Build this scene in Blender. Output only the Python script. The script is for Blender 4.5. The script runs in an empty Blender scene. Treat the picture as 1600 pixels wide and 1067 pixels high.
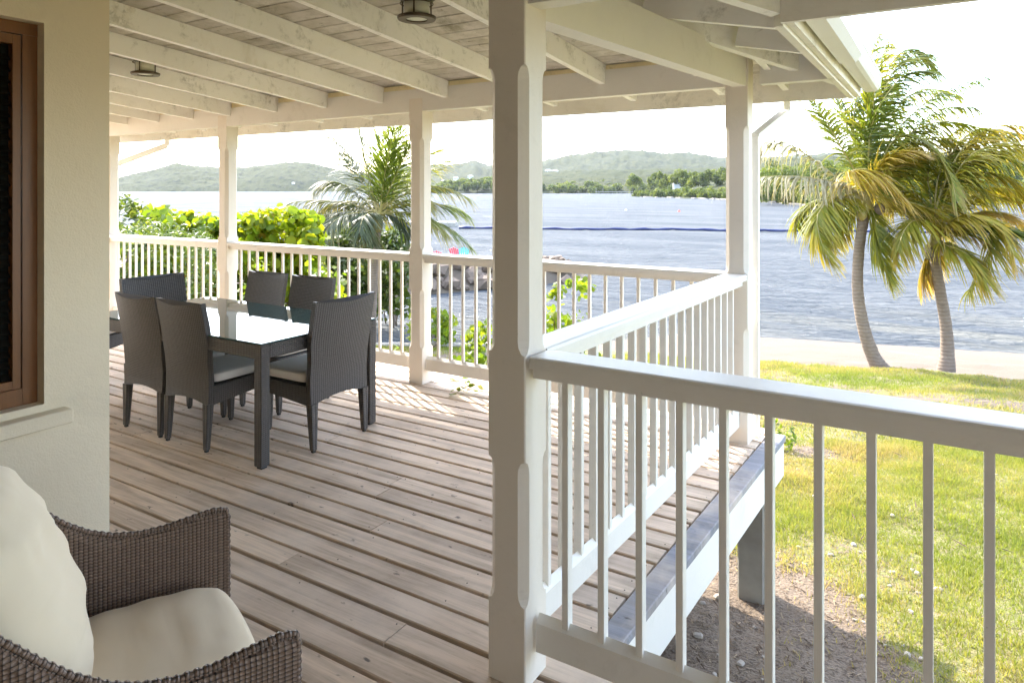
import bpy, bmesh, math, random
import numpy as np
from math import sin, cos, pi, radians, sqrt
random.seed(7); np.random.seed(7)
S = bpy.context.scene
C = S.collection

# ------------------------------------------------------------------ camera
YAW = 0.5518
F = 1094.4            # focal length in pixels of a 1600 px wide picture
EYE = 1.65
cam = bpy.data.cameras.new('camera')
cam.lens = F / 1600 * 36; cam.sensor_width = 36
cam.shift_y = -(533.5 - 295.8) / 1600
cam.clip_start = 0.05; cam.clip_end = 9000
camo = bpy.data.objects.new('camera', cam); C.objects.link(camo)
camo.location = (0, 0, EYE); camo.rotation_euler = (pi / 2, 0, YAW)
S.camera = camo

# ------------------------------------------------------------------ light
SUN_EL = radians(38.3)
SUN_DIR = np.array([-0.868, 0.497, 0.0])      # horizontal direction towards the sun
SUN_STRENGTH = 2.0
SKY_STRENGTH = 0.15
EXPOSURE = 2.88
world = bpy.data.worlds.new('World'); S.world = world; world.use_nodes = True
wn = world.node_tree.nodes; wl = world.node_tree.links; wn.clear()
wo = wn.new('ShaderNodeOutputWorld'); bg = wn.new('ShaderNodeBackground')
sky = wn.new('ShaderNodeTexSky'); sky.sky_type = 'NISHITA'; sky.sun_disc = False
sky.sun_elevation = SUN_EL
sky.sun_rotation = math.atan2(SUN_DIR[0], SUN_DIR[1])
sky.air_density = 1.0; sky.dust_density = 1.2; sky.ozone_density = 1.6
tc = wn.new('ShaderNodeTexCoord'); mp = wn.new('ShaderNodeMapping'); mp.inputs['Scale'].default_value = (1, 1, 2.6)
nz = wn.new('ShaderNodeTexNoise'); nz.inputs['Scale'].default_value = 2.3; nz.inputs['Detail'].default_value = 8
nz.inputs['Roughness'].default_value = 0.55
cr = wn.new('ShaderNodeValToRGB'); cr.color_ramp.elements[0].position = 0.5; cr.color_ramp.elements[1].position = 0.68
mx = wn.new('ShaderNodeMixRGB'); mx.inputs[2].default_value = (9.5, 9.6, 10.2, 1)
wl.new(tc.outputs['Generated'], mp.inputs[0]); wl.new(mp.outputs[0], nz.inputs[0]); wl.new(nz.outputs[0], cr.inputs[0])
mfac = wn.new('ShaderNodeMath'); mfac.operation = 'MULTIPLY'; mfac.inputs[1].default_value = 0.8
sx_ = wn.new('ShaderNodeSeparateXYZ'); wl.new(tc.outputs['Generated'], sx_.inputs[0]); mr = wn.new('ShaderNodeMapRange'); mr.inputs[1].default_value = 0.0; mr.inputs[2].default_value = 0.06
mr.inputs[3].default_value = 0.0; mr.inputs[4].default_value = 1.0; wl.new(sx_.outputs[2], mr.inputs[0]); mm = wn.new('ShaderNodeMath'); mm.operation = 'MULTIPLY'; wl.new(cr.outputs[0], mm.inputs[0]); wl.new(mr.outputs[0], mm.inputs[1])
wl.new(mm.outputs[0], mfac.inputs[0]); wl.new(mfac.outputs[0], mx.inputs[0]); wl.new(sky.outputs[0], mx.inputs[1])
wl.new(mx.outputs[0], bg.inputs[0]); bg.inputs[1].default_value = SKY_STRENGTH; wl.new(bg.outputs[0], wo.inputs[0])
sun = bpy.data.lights.new('sun', 'SUN'); sun.energy = SUN_STRENGTH; sun.angle = radians(0.6); sun.color = (1.0, 0.93, 0.82)
suno = bpy.data.objects.new('sun', sun); C.objects.link(suno)
from mathutils import Vector, Matrix
sd = Vector((SUN_DIR[0] * cos(SUN_EL), SUN_DIR[1] * cos(SUN_EL), sin(SUN_EL)))
suno.rotation_euler = sd.to_track_quat('Z', 'Y').to_euler()
S.view_settings.view_transform = 'Standard'; S.view_settings.look = 'None'
S.view_settings.exposure = EXPOSURE; S.view_settings.gamma = 1
S.view_settings.use_curve_mapping = False
S.render.engine = 'CYCLES'
S.cycles.max_bounces = 10; S.cycles.diffuse_bounces = 6; S.cycles.glossy_bounces = 4
S.cycles.transmission_bounces = 6; S.cycles.volume_bounces = 1; S.cycles.transparent_max_bounces = 8
S.cycles.use_denoising = True; S.cycles.sample_clamp_indirect = 8
S.cycles.caustics_reflective = False; S.cycles.caustics_refractive = False

# ------------------------------------------------------------------ helpers
RIGHT = np.array([cos(YAW), sin(YAW), 0.0]); FWD = np.array([-sin(YAW), cos(YAW), 0.0])
def rf(r, f, z=0.0): return RIGHT * r + FWD * f + np.array([0, 0, z])
def at(x, y, f):
    """point seen at photograph position x, y when it lies f metres ahead"""
    return rf((x - 800) / F * f, f, EYE - (y - 295.8) / F * f)

class MB:
    def __init__(s): s.v = []; s.f = []; s.uv = []
    def add(s, vs, fs, uvs=None):
        o = len(s.v); s.v += [tuple(float(c) for c in p) for p in vs]
        for i, f in enumerate(fs):
            s.f.append(tuple(o + k for k in f))
            if uvs: s.uv.append(uvs[i])
            else: s.uv.append(None)
    def box(s, x0, x1, y0, y1, z0, z1, ch=0.0, M=None):
        bm = bmesh.new()
        vs = [bm.verts.new((x, y, z)) for x in (x0, x1) for y in (y0, y1) for z in (z0, z1)]
        for q in ((0, 1, 3, 2), (4, 6, 7, 5), (0, 4, 5, 1), (2, 3, 7, 6), (0, 2, 6, 4), (1, 5, 7, 3)): bm.faces.new([vs[k] for k in q])
        if ch: bmesh.ops.bevel(bm, geom=bm.edges[:], offset=ch, segments=1, affect='EDGES')
        bm.verts.ensure_lookup_table(); bm.verts.index_update()
        P = [v.co.copy() for v in bm.verts]
        if M is not None: P = [M @ p for p in P]
        F_ = [[v.index for v in f.verts] for f in bm.faces]
        U = []
        for f in bm.faces:
            n = f.normal if f.normal.length > 0 else Vector((0, 0, 1)); f.normal_update(); n = f.normal
            ax = max(range(3), key=lambda k: abs(n[k]))
            U.append([((v.co.y, v.co.z) if ax == 0 else (v.co.x, v.co.z) if ax == 1 else (v.co.x, v.co.y)) for v in f.verts])
        s.add(P, F_, U); bm.free()
    def prism(s, prof, p0, p1, up=(0, 0, 1), close=True):
        """extrude 2D profile (side, up) from p0 to p1"""
        p0 = np.array(p0, float); p1 = np.array(p1, float); d = p1 - p0; L = np.linalg.norm(d); d = d / L
        up = np.array(up, float); sd_ = np.cross(d, up); sd_ /= np.linalg.norm(sd_); up = np.cross(sd_, d)
        n = len(prof)
        vs = [p0 + sd_ * a + up * b for a, b in prof] + [p1 + sd_ * a + up * b for a, b in prof]
        per = [0]
        for i in range(n):
            a = prof[i]; b = prof[(i + 1) % n]; per.append(per[-1] + math.hypot(a[0] - b[0], a[1] - b[1]))
        fs = []; U = []
        for i in range(n):
            j = (i + 1) % n
            fs.append((i, j, n + j, n + i)); U.append([(0, per[i]), (0, per[i + 1]), (L, per[i + 1]), (L, per[i])])
        if close:
            fs.append(tuple(range(n - 1, -1, -1))); U.append([prof[k] for k in range(n - 1, -1, -1)])
            fs.append(tuple(range(n, 2 * n))); U.append([prof[k] for k in range(n)])
        s.add(vs, fs, U)
    def loft(s, rings, cap=True, closed=True):
        n = len(rings[0]); vs = [p for r in rings for p in r]; fs = []; U = []
        m = n if closed else n - 1
        vv = [0]
        for a, b in zip(rings, rings[1:]): vv.append(vv[-1] + float(np.linalg.norm(np.array(a[0]) - np.array(b[0]))))
        uu = [0]
        for i in range(m): uu.append(uu[-1] + float(np.linalg.norm(np.array(rings[0][i]) - np.array(rings[0][(i + 1) % n]))))
        for k in range(len(rings) - 1):
            for i in range(m):
                j = (i + 1) % n
                fs.append((k * n + i, k * n + j, (k + 1) * n + j, (k + 1) * n + i))
                U.append([(uu[i], vv[k]), (uu[i + 1], vv[k]), (uu[i + 1], vv[k + 1]), (uu[i], vv[k + 1])])
        if cap:
            fs.append(tuple(range(n - 1, -1, -1))); U.append(None); fs.append(tuple(range((len(rings) - 1) * n, len(rings) * n))); U.append(None)
        s.add(vs, fs, U)
    def tube(s, pts, rad, n=8, cap=True):
        pts = [np.array(p, float) for p in pts]; R_ = []
        if not hasattr(rad, '__len__'): rad = [rad] * len(pts)
        ref = np.array([0.31, 0.22, 0.93])
        for i, p in enumerate(pts):
            t = pts[min(i + 1, len(pts) - 1)] - pts[max(i - 1, 0)]; t /= np.linalg.norm(t)
            a = np.cross(t, ref)
            if np.linalg.norm(a) < 0.1: a = np.cross(t, np.array([1., 0, 0]))
            a /= np.linalg.norm(a); b = np.cross(t, a)
            R_.append([p + rad[i] * (a * cos(2 * pi * k / n) + b * sin(2 * pi * k / n)) for k in range(n)])
        s.loft(R_, cap)
    def build(s, name, mat, parent=None, smooth=False):
        me = bpy.data.meshes.new(name); me.from_pydata(s.v, [], s.f)
        if any(u for u in s.uv):
            ul = me.uv_layers.new(name='UVMap').data; k = 0; buf = []
            for f, u in zip(s.f, s.uv):
                if u is None: buf += [0.0, 0.0] * len(f)
                else:
                    for a in u: buf += [float(a[0]), float(a[1])]
            ul.foreach_set('uv', buf)
        if smooth: me.polygons.foreach_set('use_smooth', [True] * len(me.polygons))
        me.materials.append(mat); me.update()
        return link(name, me, parent)
def link(name, me, parent=None):
    o = bpy.data.objects.new(name, me); C.objects.link(o)
    if parent is not None: o.parent = parent
    return o
def tag(o, label=None, cat=None, group=None, kind=None):
    if label: o['label'] = label
    if cat: o['category'] = cat
    if group: o['group'] = group
    if kind: o['kind'] = kind
    return o
def empty(name, loc=(0, 0, 0), rz=0.0):
    o = bpy.data.objects.new(name, None); C.objects.link(o); o.location = tuple(float(c) for c in loc); o.rotation_euler = (0, 0, rz)
    o.empty_display_size = 0.1
    return o
def np_mesh(name, V, Fc, mat, parent=None, attrs=None, smooth=False):
    """V (n,3), Fc (m,k) numpy"""
    me = bpy.data.meshes.new(name); V = np.asarray(V, np.float32); Fc = np.asarray(Fc, np.int32); m, k = Fc.shape
    me.vertices.add(len(V)); me.vertices.foreach_set('co', V.ravel())
    me.loops.add(m * k); me.loops.foreach_set('vertex_index', Fc.ravel())
    me.polygons.add(m); me.polygons.foreach_set('loop_start', np.arange(0, m * k, k, dtype=np.int32))
    me.polygons.foreach_set('loop_total', np.full(m, k, np.int32))
    if smooth: me.polygons.foreach_set('use_smooth', np.ones(m, bool))
    me.update(calc_edges=True)
    if attrs:
        for nm, dom, arr in attrs:
            a = me.attributes.new(nm, 'FLOAT', dom); a.data.foreach_set('value', np.asarray(arr, np.float32))
    me.materials.append(mat)
    return link(name, me, parent)

# ------------------------------------------------------------------ materials
class NT:
    def __init__(s, name):
        m = bpy.data.materials.new(name); m.use_nodes = True; s.m = m; s.n = m.node_tree.nodes; s.l = m.node_tree.links
        s.n.clear(); s.out = s.n.new('ShaderNodeOutputMaterial'); s.b = s.n.new('ShaderNodeBsdfPrincipled'); s.l.new(s.b.outputs[0], s.out.inputs[0])
    def new(s, t, **kw):
        x = s.n.new('ShaderNode' + t)
        for k, v in kw.items():
            if k.startswith('i_'):
                key = k[2:]; key = int(key) if key.isdigit() else key.replace('_', ' ')
                x.inputs[key].default_value = v
            else: setattr(x, k, v)
        return x
    def set(s, k, v):
        if hasattr(v, 'is_linked') or hasattr(v, 'links'): s.l.new(v, s.b.inputs[k])
        else: s.b.inputs[k].default_value = v
    def noise(s, scale, detail=4, vec=None, rough=0.55, dist=0.0):
        x = s.new('TexNoise'); x.inputs['Scale'].default_value = scale; x.inputs['Detail'].default_value = detail
        x.inputs['Roughness'].default_value = rough; x.inputs['Distortion'].default_value = dist
        if vec is not None: s.l.new(vec, x.inputs['Vector'])
        return x.outputs['Fac']
    def ramp(s, fac, stops):
        r = s.new('ValToRGB'); e = r.color_ramp.elements
        while len(e) > len(stops): e.remove(e[-1])
        while len(e) < len(stops): e.new(0.5)
        for el, (p, c) in zip(e, stops):
            el.position = p; el.color = tuple(c) + (1,) if len(c) == 3 else c
        s.l.new(fac, r.inputs[0]); return r.outputs[0]
    def mix(s, fac, a, b, mode='MIX'):
        x = s.new('MixRGB', blend_type=mode)
        for i, v in enumerate((fac, a, b)):
            if hasattr(v, 'links'): s.l.new(v, x.inputs[i])
            elif i == 0: x.inputs[0].default_value = v
            else: x.inputs[i].default_value = tuple(v) + (1,) if len(v) == 3 else v
        return x.outputs[0]
    def math(s, op, a, b=0.0, c=None):
        x = s.new('Math', operation=op)
        for i, v in enumerate((a, b) if c is None else (a, b, c)):
            if hasattr(v, 'links'): s.l.new(v, x.inputs[i])
            else: x.inputs[i].default_value = v
        return x.outputs[0]
    def coord(s, which='Object', scale=(1, 1, 1), loc=None):
        t = s.new('TexCoord'); m = s.new('Mapping'); m.inputs['Scale'].default_value = scale
        s.l.new(t.outputs[which], m.inputs[0])
        if loc is not None: s.l.new(loc, m.inputs['Location'])
        return m.outputs[0]
    def bump(s, h, strength=0.3, dist=0.01):
        b = s.new('Bump'); b.inputs['Strength'].default_value = strength; b.inputs['Distance'].default_value = dist
        s.l.new(h, b.inputs['Height']); s.l.new(b.outputs[0], s.b.inputs['Normal'])
    def rnd(s): return s.new('ObjectInfo').outputs['Random']

def mat_paint(name, col, rough=0.5, grime=0.25, grime_col=(0.45, 0.42, 0.30), mildew=0.0):
    t = NT(name); g = t.new('NewGeometry').outputs['Position']
    n1 = t.noise(1.7, 5, g); n2 = t.noise(35, 3, g)
    v = t.mix(t.math('MULTIPLY', t.ramp(n1, [(0.48, (0, 0, 0)), (0.78, (1, 1, 1))]), grime), col, grime_col)
    ch = t.ramp(t.noise(48, 4, g, .65), [(0.70, (0, 0, 0)), (0.74, (1, 1, 1))]); v = t.mix(t.math('MULTIPLY', ch, .35), v, (0.30, 0.25, 0.19))
    sk_ = t.ramp(t.noise(4.5, 7, g, .72, .4), [(0.56, (0, 0, 0)), (0.72, (1, 1, 1))]); v = t.mix(t.math('MULTIPLY', sk_, .22), v, (0.42, 0.38, 0.31))
    v = t.mix(t.math('MULTIPLY', n2, 0.10), v, (col[0] * .7, col[1] * .7, col[2] * .68))
    if mildew:
        m1 = t.noise(2.4, 7, g, 0.72, 0.6); m2 = t.noise(22, 5, g, 0.7)
        k = t.math('MULTIPLY', t.ramp(m1, [(0.53, (0, 0, 0)), (0.64, (1, 1, 1))]), t.ramp(m2, [(0.44, (0, 0, 0)), (0.60, (1, 1, 1))]))
        v = t.mix(t.math('MULTIPLY', k, mildew), v, (0.12, 0.115, 0.06))
        k2 = t.ramp(t.noise(1.3, 6, g, 0.75, 0.8), [(0.56, (0, 0, 0)), (0.66, (1, 1, 1))])
        v = t.mix(t.math('MULTIPLY', k2, mildew * 0.45), v, (0.42, 0.34, 0.13))
    t.set('Base Color', v); t.set('Roughness', rough); t.bump(t.noise(60, 4, g), 0.12, 0.004)
    return t.m
M = {}
M['paint'] = mat_paint('white_paint', (0.82, 0.785, 0.725), 0.42, 0.10)
M['post'] = mat_paint('post_paint', (0.78, 0.71, 0.62), 0.5, 0.12)
M['rafter'] = mat_paint('rafter_paint', (0.91, 0.89, 0.84), 0.55, 0.15, (0.62, 0.57, 0.44), 0.5)
M['frieze'] = mat_paint('sun_yellow_frieze_paint', (0.88, 0.76, 0.46), 0.55, 0.4, (0.6, 0.42, 0.16), 0.3)  # yellow tint is sunlight bounce put into the paint, under grime and mildew
M['beam'] = mat_paint('beam_paint', (0.81, 0.775, 0.715), 0.55, 0.12)
M['fascia'] = mat_paint('fascia_paint', (0.80, 0.76, 0.66), 0.5, 0.3, (0.6, 0.5, 0.33), 0.35)
M['gutter'] = mat_paint('gutter_enamel', (0.80, 0.79, 0.70), 0.3, 0.1)

def mat_ceiling():
    t = NT('ceiling_board_paint'); g = t.new('NewGeometry').outputs['Position']; r = t.rnd()
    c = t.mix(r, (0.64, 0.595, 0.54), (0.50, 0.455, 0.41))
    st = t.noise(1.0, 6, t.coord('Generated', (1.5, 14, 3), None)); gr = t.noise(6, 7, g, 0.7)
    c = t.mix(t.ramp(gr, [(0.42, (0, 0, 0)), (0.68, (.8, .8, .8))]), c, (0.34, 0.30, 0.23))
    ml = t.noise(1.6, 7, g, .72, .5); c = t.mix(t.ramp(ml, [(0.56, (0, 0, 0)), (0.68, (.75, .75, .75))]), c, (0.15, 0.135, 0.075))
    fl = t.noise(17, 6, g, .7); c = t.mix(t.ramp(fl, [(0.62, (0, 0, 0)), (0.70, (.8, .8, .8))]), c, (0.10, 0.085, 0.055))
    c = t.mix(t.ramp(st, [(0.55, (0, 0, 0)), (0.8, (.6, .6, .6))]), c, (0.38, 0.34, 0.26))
    t.set('Base Color', c); t.set('Roughness', 0.7); t.bump(gr, 0.3, 0.004); return t.m
M['ceiling'] = mat_ceiling()

def mat_deck(name, a, b, dark):
    t = NT(name); r = t.rnd(); off = t.new('CombineXYZ'); t.l.new(t.math('MULTIPLY', r, 37.0), off.inputs[0]); t.l.new(t.math('MULTIPLY', r, 91.0), off.inputs[1])
    vg = t.coord('Object', (0.55, 9, 9), off.outputs[0]); vf = t.coord('Object', (3.5, 85, 30), off.outputs[0]); vb = t.coord('Object', (1, 1, 1), off.outputs[0])
    grain = t.noise(1.6, 7, vg, 0.6, 0.7); fine = t.noise(1.0, 4, vf, 0.6); blot = t.noise(2.3, 6, vb, 0.6)
    c = t.mix(r, a, b)
    c = t.mix(t.ramp(grain, [(0.36, (.8, .8, .8)), (0.58, (0, 0, 0))]), c, dark)
    c = t.mix(t.ramp(fine, [(0.35, (.35, .35, .35)), (0.55, (0, 0, 0))]), c, dark)
    c = t.mix(t.ramp(blot, [(0.45, (0, 0, 0)), (0.7, (.7, .7, .7))]), c, (0.74, 0.61, 0.49))
    st2 = t.noise(1.4, 5, t.new('NewGeometry').outputs['Position'], .65); c = t.mix(t.ramp(st2, [(0.52, (0, 0, 0)), (0.68, (.45, .45, .45))]), c, (0.36, 0.31, 0.265))
    sp = t.noise(13, 3, t.coord('Object', (0.8, 1.6, 1), off.outputs[0]), 0.5)
    c = t.mix(t.ramp(sp, [(0.67, (0, 0, 0)), (0.74, (.8, .8, .8))]), c, (0.06, 0.05, 0.045))
    t.set('Base Color', c); t.set('Roughness', t.ramp(blot, [(0.3, (.62, .62, .62)), (0.7, (.85, .85, .85))])); t.set('Specular IOR Level', 0.25)
    h = t.math('ADD', grain, t.math('MULTIPLY', fine, 0.6)); t.bump(h, 0.35, 0.004); return t.m
M['deck'] = mat_deck('weathered_decking', (0.76, 0.60, 0.45), (0.60, 0.475, 0.36), (0.34, 0.255, 0.18))
M['trim'] = mat_deck('grey_trim_board', (0.30, 0.30, 0.33), (0.27, 0.27, 0.30), (0.17, 0.17, 0.18))

def mat_stucco():
    t = NT('cream_stucco'); g = t.new('NewGeometry').outputs['Position']
    a = t.noise(1.1, 5, g); b = t.noise(140, 3, g); d = t.noise(9, 5, g)
    c = t.mix(a, (0.80, 0.695, 0.52), (0.74, 0.64, 0.475)); c = t.mix(t.math('MULTIPLY', d, 0.12), c, (0.55, 0.47, 0.34))
    t.set('Base Color', c); e_ = t.noise(2.2, 8, g, .75, .6); c = t.mix(t.ramp(e_, [(0.55, (0, 0, 0)), (0.75, (.3, .3, .3))]), c, (0.5, 0.44, 0.34)); t.set('Base Color', c); t.set('Roughness', 0.85); t.bump(t.math('ADD', b, t.math('MULTIPLY', d, 2.5)), 0.4, 0.005); return t.m
M['stucco'] = mat_stucco()

def mat_simple(name, col, rough=0.5, metal=0.0, var=0.15, scale=8, bump=0.0, spec=0.5):
    t = NT(name); g = t.new('NewGeometry').outputs['Position']; n = t.noise(scale, 5, g)
    c = t.mix(n, tuple(x * (1 - var) for x in col), tuple(min(1, x * (1 + var)) for x in col))
    t.set('Base Color', c); t.set('Roughness', rough); t.set('Metallic', metal); t.set('Specular IOR Level', spec)
    if bump: t.bump(n, bump, 0.01)
    return t.m
def mat_wood(name, a, b):
    t = NT(name); v = t.coord('Object', (14, 14, 1.1)); n = t.noise(3, 6, v, 0.6, 1.2); w = t.noise(30, 4, v)
    c = t.mix(n, a, b); c = t.mix(t.math('MULTIPLY', w, 0.35), c, (0.05, 0.02, 0.008)); t.set('Base Color', c); t.set('Roughness', 0.4); t.bump(n, 0.15, 0.002); return t.m
M['mahogany'] = mat_wood('mahogany_frame', (0.26, 0.10, 0.024), (0.15, 0.055, 0.012))
M['rear'] = mat_simple('rear_wall_render', (0.50, 0.40, 0.29), 0.8)
M['darkwood'] = mat_simple('dark_louvre', (0.012, 0.010, 0.008), 1.0, 0, .15, 8, 0, 0.0)
M['concrete'] = mat_simple('raw_concrete', (0.30, 0.28, 0.24), 0.9, 0, .35, 7, .5)
M['bronze'] = mat_simple('aged_bronze', (0.10, 0.075, 0.05), 0.45, 0.6, .3, 30)
M['lampglass'] = mat_simple('frosted_glass', (0.62, 0.62, 0.5), 0.3)
M['blackfoot'] = mat_simple('black_foot', (0.02, 0.02, 0.02), 0.5)

def mat_weave(name, a, b, pitch, depth=0.004, bstr=0.9, rough=0.42):
    """checker weave of strands in UV metres"""
    t = NT(name); uv = t.new('TexCoord').outputs['UV']; sp = t.new('SeparateXYZ'); t.l.new(uv, sp.inputs[0])
    u = t.math('MULTIPLY', sp.outputs[0], 1 / pitch); v = t.math('MULTIPLY', sp.outputs[1], 1 / (pitch * 0.8))
    fu = t.math('FLOOR', u); fv = t.math('FLOOR', v); ch = t.math('FLOORED_MODULO', t.math('ADD', fu, fv), 2.0)
    su = t.math('SINE', t.math('MULTIPLY', t.math('FRACT', u), pi)); sv = t.math('SINE', t.math('MULTIPLY', t.math('FRACT', v), pi))
    # strand A runs along u (bulges along v), strand B the other way
    hA = t.math('MULTIPLY', t.math('POWER', sv, 0.6), t.math('ADD', t.math('MULTIPLY', su, 0.7), 0.3))
    hB = t.math('MULTIPLY', t.math('POWER', su, 0.6), t.math('ADD', t.math('MULTIPLY', sv, 0.7), 0.3))
    h = t.math('ADD', t.math('MULTIPLY', hA, ch), t.math('MULTIPLY', hB, t.math('SUBTRACT', 1.0, ch)))
    g = t.new('NewGeometry').outputs['Position']; n = t.noise(60, 3, g); n2 = t.noise(5, 3, g)
    col = t.mix(n, a, b); col = t.mix(t.math('MULTIPLY', n2, 0.3), col, tuple(x * .6 for x in a))
    col = t.mix(t.ramp(h, [(0.12, (1, 1, 1)), (0.5, (0, 0, 0))]), col, (0.008, 0.006, 0.005))
    t.set('Base Color', col); t.set('Roughness', rough); t.bump(h, bstr, depth); return t.m
M['wicker'] = mat_weave('grey_brown_wicker', (0.055, 0.047, 0.042), (0.125, 0.108, 0.096), 0.0145)
M['wicker_dark'] = mat_weave('dark_brown_wicker', (0.155, 0.10, 0.07), (0.30, 0.205, 0.15), 0.0120, 0.004)

def mat_fabric(name, a, b):
    t = NT(name); g = t.new('NewGeometry').outputs['Position']
    f = t.noise(600, 2, g); w = t.noise(3.5, 4, g, 0.5)
    v = t.coord('Object', (1.6, 9, 5)); cre = t.noise(1.0, 2, v, 0.4, 0.3)
    c = t.mix(w, a, b); t.set('Base Color', c); t.set('Roughness', 0.9); t.set('Sheen Weight', 0.25)
    h = t.math('ADD', t.math('MULTIPLY', f, 0.05), cre); t.bump(h, 0.28, 0.02); return t.m
M['cream'] = mat_fabric('cream_canvas', (0.82, 0.70, 0.52), (0.76, 0.64, 0.465))
M['greycushion'] = mat_fabric('pale_taupe_canvas', (0.78, 0.72, 0.66), (0.70, 0.65, 0.59))
M['piping'] = mat_simple('dark_red_piping', (0.14, 0.03, 0.025), 0.8)

t = NT('smoked_table_glass'); g = t.new('NewGeometry').outputs['Position']
t.set('Base Color', (0.045, 0.085, 0.085, 1)); t.set('Roughness', t.math('MULTIPLY_ADD', t.noise(14, 5, g, .7), 0.06, 0.0)); t.set('IOR', 1.5); t.set('Specular IOR Level', 0.12); M['tableglass'] = t.m

def mat_leaf(name, stops, trans=0.45, rough=0.45, attr='rnd', tcol=(1.25, 1.2, 0.5), nscale=0.0):
    t = NT(name); a = t.new('Attribute', attribute_name=attr).outputs['Fac']
    col = t.ramp(a, stops)
    if nscale:
        col = t.mix(t.math('MULTIPLY', t.noise(nscale, 4, t.new('NewGeometry').outputs['Position']), 0.5), col, tuple(x * .5 for x in stops[0][1]))
    t.set('Base Color', col); t.set('Roughness', rough); t.set('Specular IOR Level', 0.35)
    tr = t.new('BsdfTranslucent'); t.l.new(t.mix(1.0, col, tcol, 'MULTIPLY'), tr.inputs[0])
    ms = t.new('MixShader'); ms.inputs[0].default_value = trans; t.l.new(t.b.outputs[0], ms.inputs[1]); t.l.new(tr.outputs[0], ms.inputs[2])
    t.l.new(ms.outputs[0], t.out.inputs[0]); return t.m
M['frond_g'] = mat_leaf('green_palm_leaflet', [(0, (0.06, 0.09, 0.014)), (.45, (0.125, 0.165, 0.022)), (.75, (0.24, 0.235, 0.035)), (1, (0.32, 0.25, 0.08))], 0.48, .38)
M['frond_y'] = mat_leaf('golden_palm_leaflet', [(0, (0.12, 0.16, 0.02)), (.4, (0.26, 0.255, 0.03)), (.75, (0.38, 0.29, 0.045)), (1, (0.44, 0.31, 0.13))], 0.5, .4)
M['frond_d'] = mat_leaf('dull_green_palm_leaflet', [(0, (0.04, 0.055, 0.025)), (.5, (0.075, 0.095, 0.04)), (.8, (0.12, 0.13, 0.05)), (1, (0.26, 0.20, 0.09))], 0.35, .4)
M['frond_s'] = mat_leaf('dry_silver_leaflet', [(0, (0.20, 0.20, 0.11)), (.5, (0.34, 0.31, 0.20)), (1, (0.50, 0.42, 0.30))], 0.35, .5)
M['seagrape'] = mat_leaf('sea_grape_leaf', [(0, (0.07, 0.13, 0.012)), (.4, (0.18, 0.26, 0.015)), (.8, (0.32, 0.34, 0.02)), (.92, (0.42, 0.28, 0.03)), (1, (0.45, 0.15, 0.03))], 0.62, .4)
M['shrub'] = mat_leaf('shrub_leaf', [(0, (0.035, 0.06, 0.015)), (.5, (0.08, 0.12, 0.02)), (1, (0.17, 0.19, 0.04))], 0.45)
M['bright'] = mat_leaf('bright_leaf', [(0, (0.07, 0.13, 0.015)), (.5, (0.15, 0.22, 0.02)), (1, (0.26, 0.29, 0.03))], 0.6)
M['oleander'] = mat_leaf('narrow_leaf', [(0, (0.05, 0.09, 0.025)), (.6, (0.11, 0.16, 0.04)), (1, (0.22, 0.25, 0.08))], 0.4)
M['grass'] = mat_leaf('lawn_blade', [(0, (0.11, 0.16, 0.032)), (.5, (0.21, 0.245, 0.055)), (.8, (0.30, 0.275, 0.10)), (1, (0.42, 0.32, 0.19))], 0.5, .6)
M['farleaf'] = mat_leaf('distant_foliage', [(0, (0.05, 0.075, 0.02)), (.5, (0.11, 0.145, 0.026)), (1, (0.21, 0.23, 0.045))], 0.4, .7)
def mat_trunk():
    t = NT('palm_bark'); v = t.coord('Object', (1, 1, 1)); w = t.new('TexWave', bands_direction='Z'); w.inputs['Scale'].default_value = 4.2; w.inputs['Distortion'].default_value = 4.0; w.inputs['Detail'].default_value = 3
    t.l.new(v, w.inputs[0]); n = t.noise(9, 6, v, .65); c = t.mix(n, (0.15, 0.11, 0.08), (0.30, 0.24, 0.185)); c = t.mix(t.math('MULTIPLY', w.outputs['Fac'], 0.35), c, (0.13, 0.09, 0.06))
    t.set('Base Color', c); t.set('Roughness', 0.9); t.bump(t.math('ADD', t.math('MULTIPLY', w.outputs['Fac'], .5), n), 0.4, 0.03); return t.m
M['bark'] = mat_trunk()
M['rachis'] = mat_simple('palm_rachis', (0.30, 0.24, 0.07), 0.5)
M['branch'] = mat_simple('shrub_branch', (0.16, 0.12, 0.085), 0.9)
M['rock'] = mat_simple('shore_rock', (0.17, 0.125, 0.09), 0.9, 0, .5, 4, .8)
M['pale_stone'] = mat_simple('pale_stone', (0.34, 0.295, 0.24), 0.9, 0, .35, 18, .6)
M['blue'] = mat_simple('blue_float', (0.008, 0.018, 0.085), 0.5)
M['red'] = mat_simple('red_buoy_plastic', (0.55, 0.08, 0.05), 0.5)
M['pink'] = mat_simple('pink_chair_paint', (0.72, 0.10, 0.16), 0.5)
M['teal'] = mat_simple('teal_chair_paint', (0.08, 0.45, 0.46), 0.5)
M['whitewall'] = mat_simple('white_render', (0.75, 0.75, 0.74), 0.7, 0, .06)
M['greyroof'] = mat_simple('grey_roof', (0.38, 0.37, 0.37), 0.7)
M['winddark'] = mat_simple('dark_window', (0.06, 0.07, 0.08), 0.2)
M['gap_shade'] = mat_simple('gap_shade_black', (0.03, 0.025, 0.02), 0.9)  # near-black colour standing in for shade in the ceiling gaps
M['roofmetal'] = mat_simple('roof_sheet', (0.55, 0.54, 0.52), 0.5)
M['glassdark'] = mat_simple('window_screen', (0.012, 0.012, 0.011), 1.0, 0, .3, 60, 0, 0.0)

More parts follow.
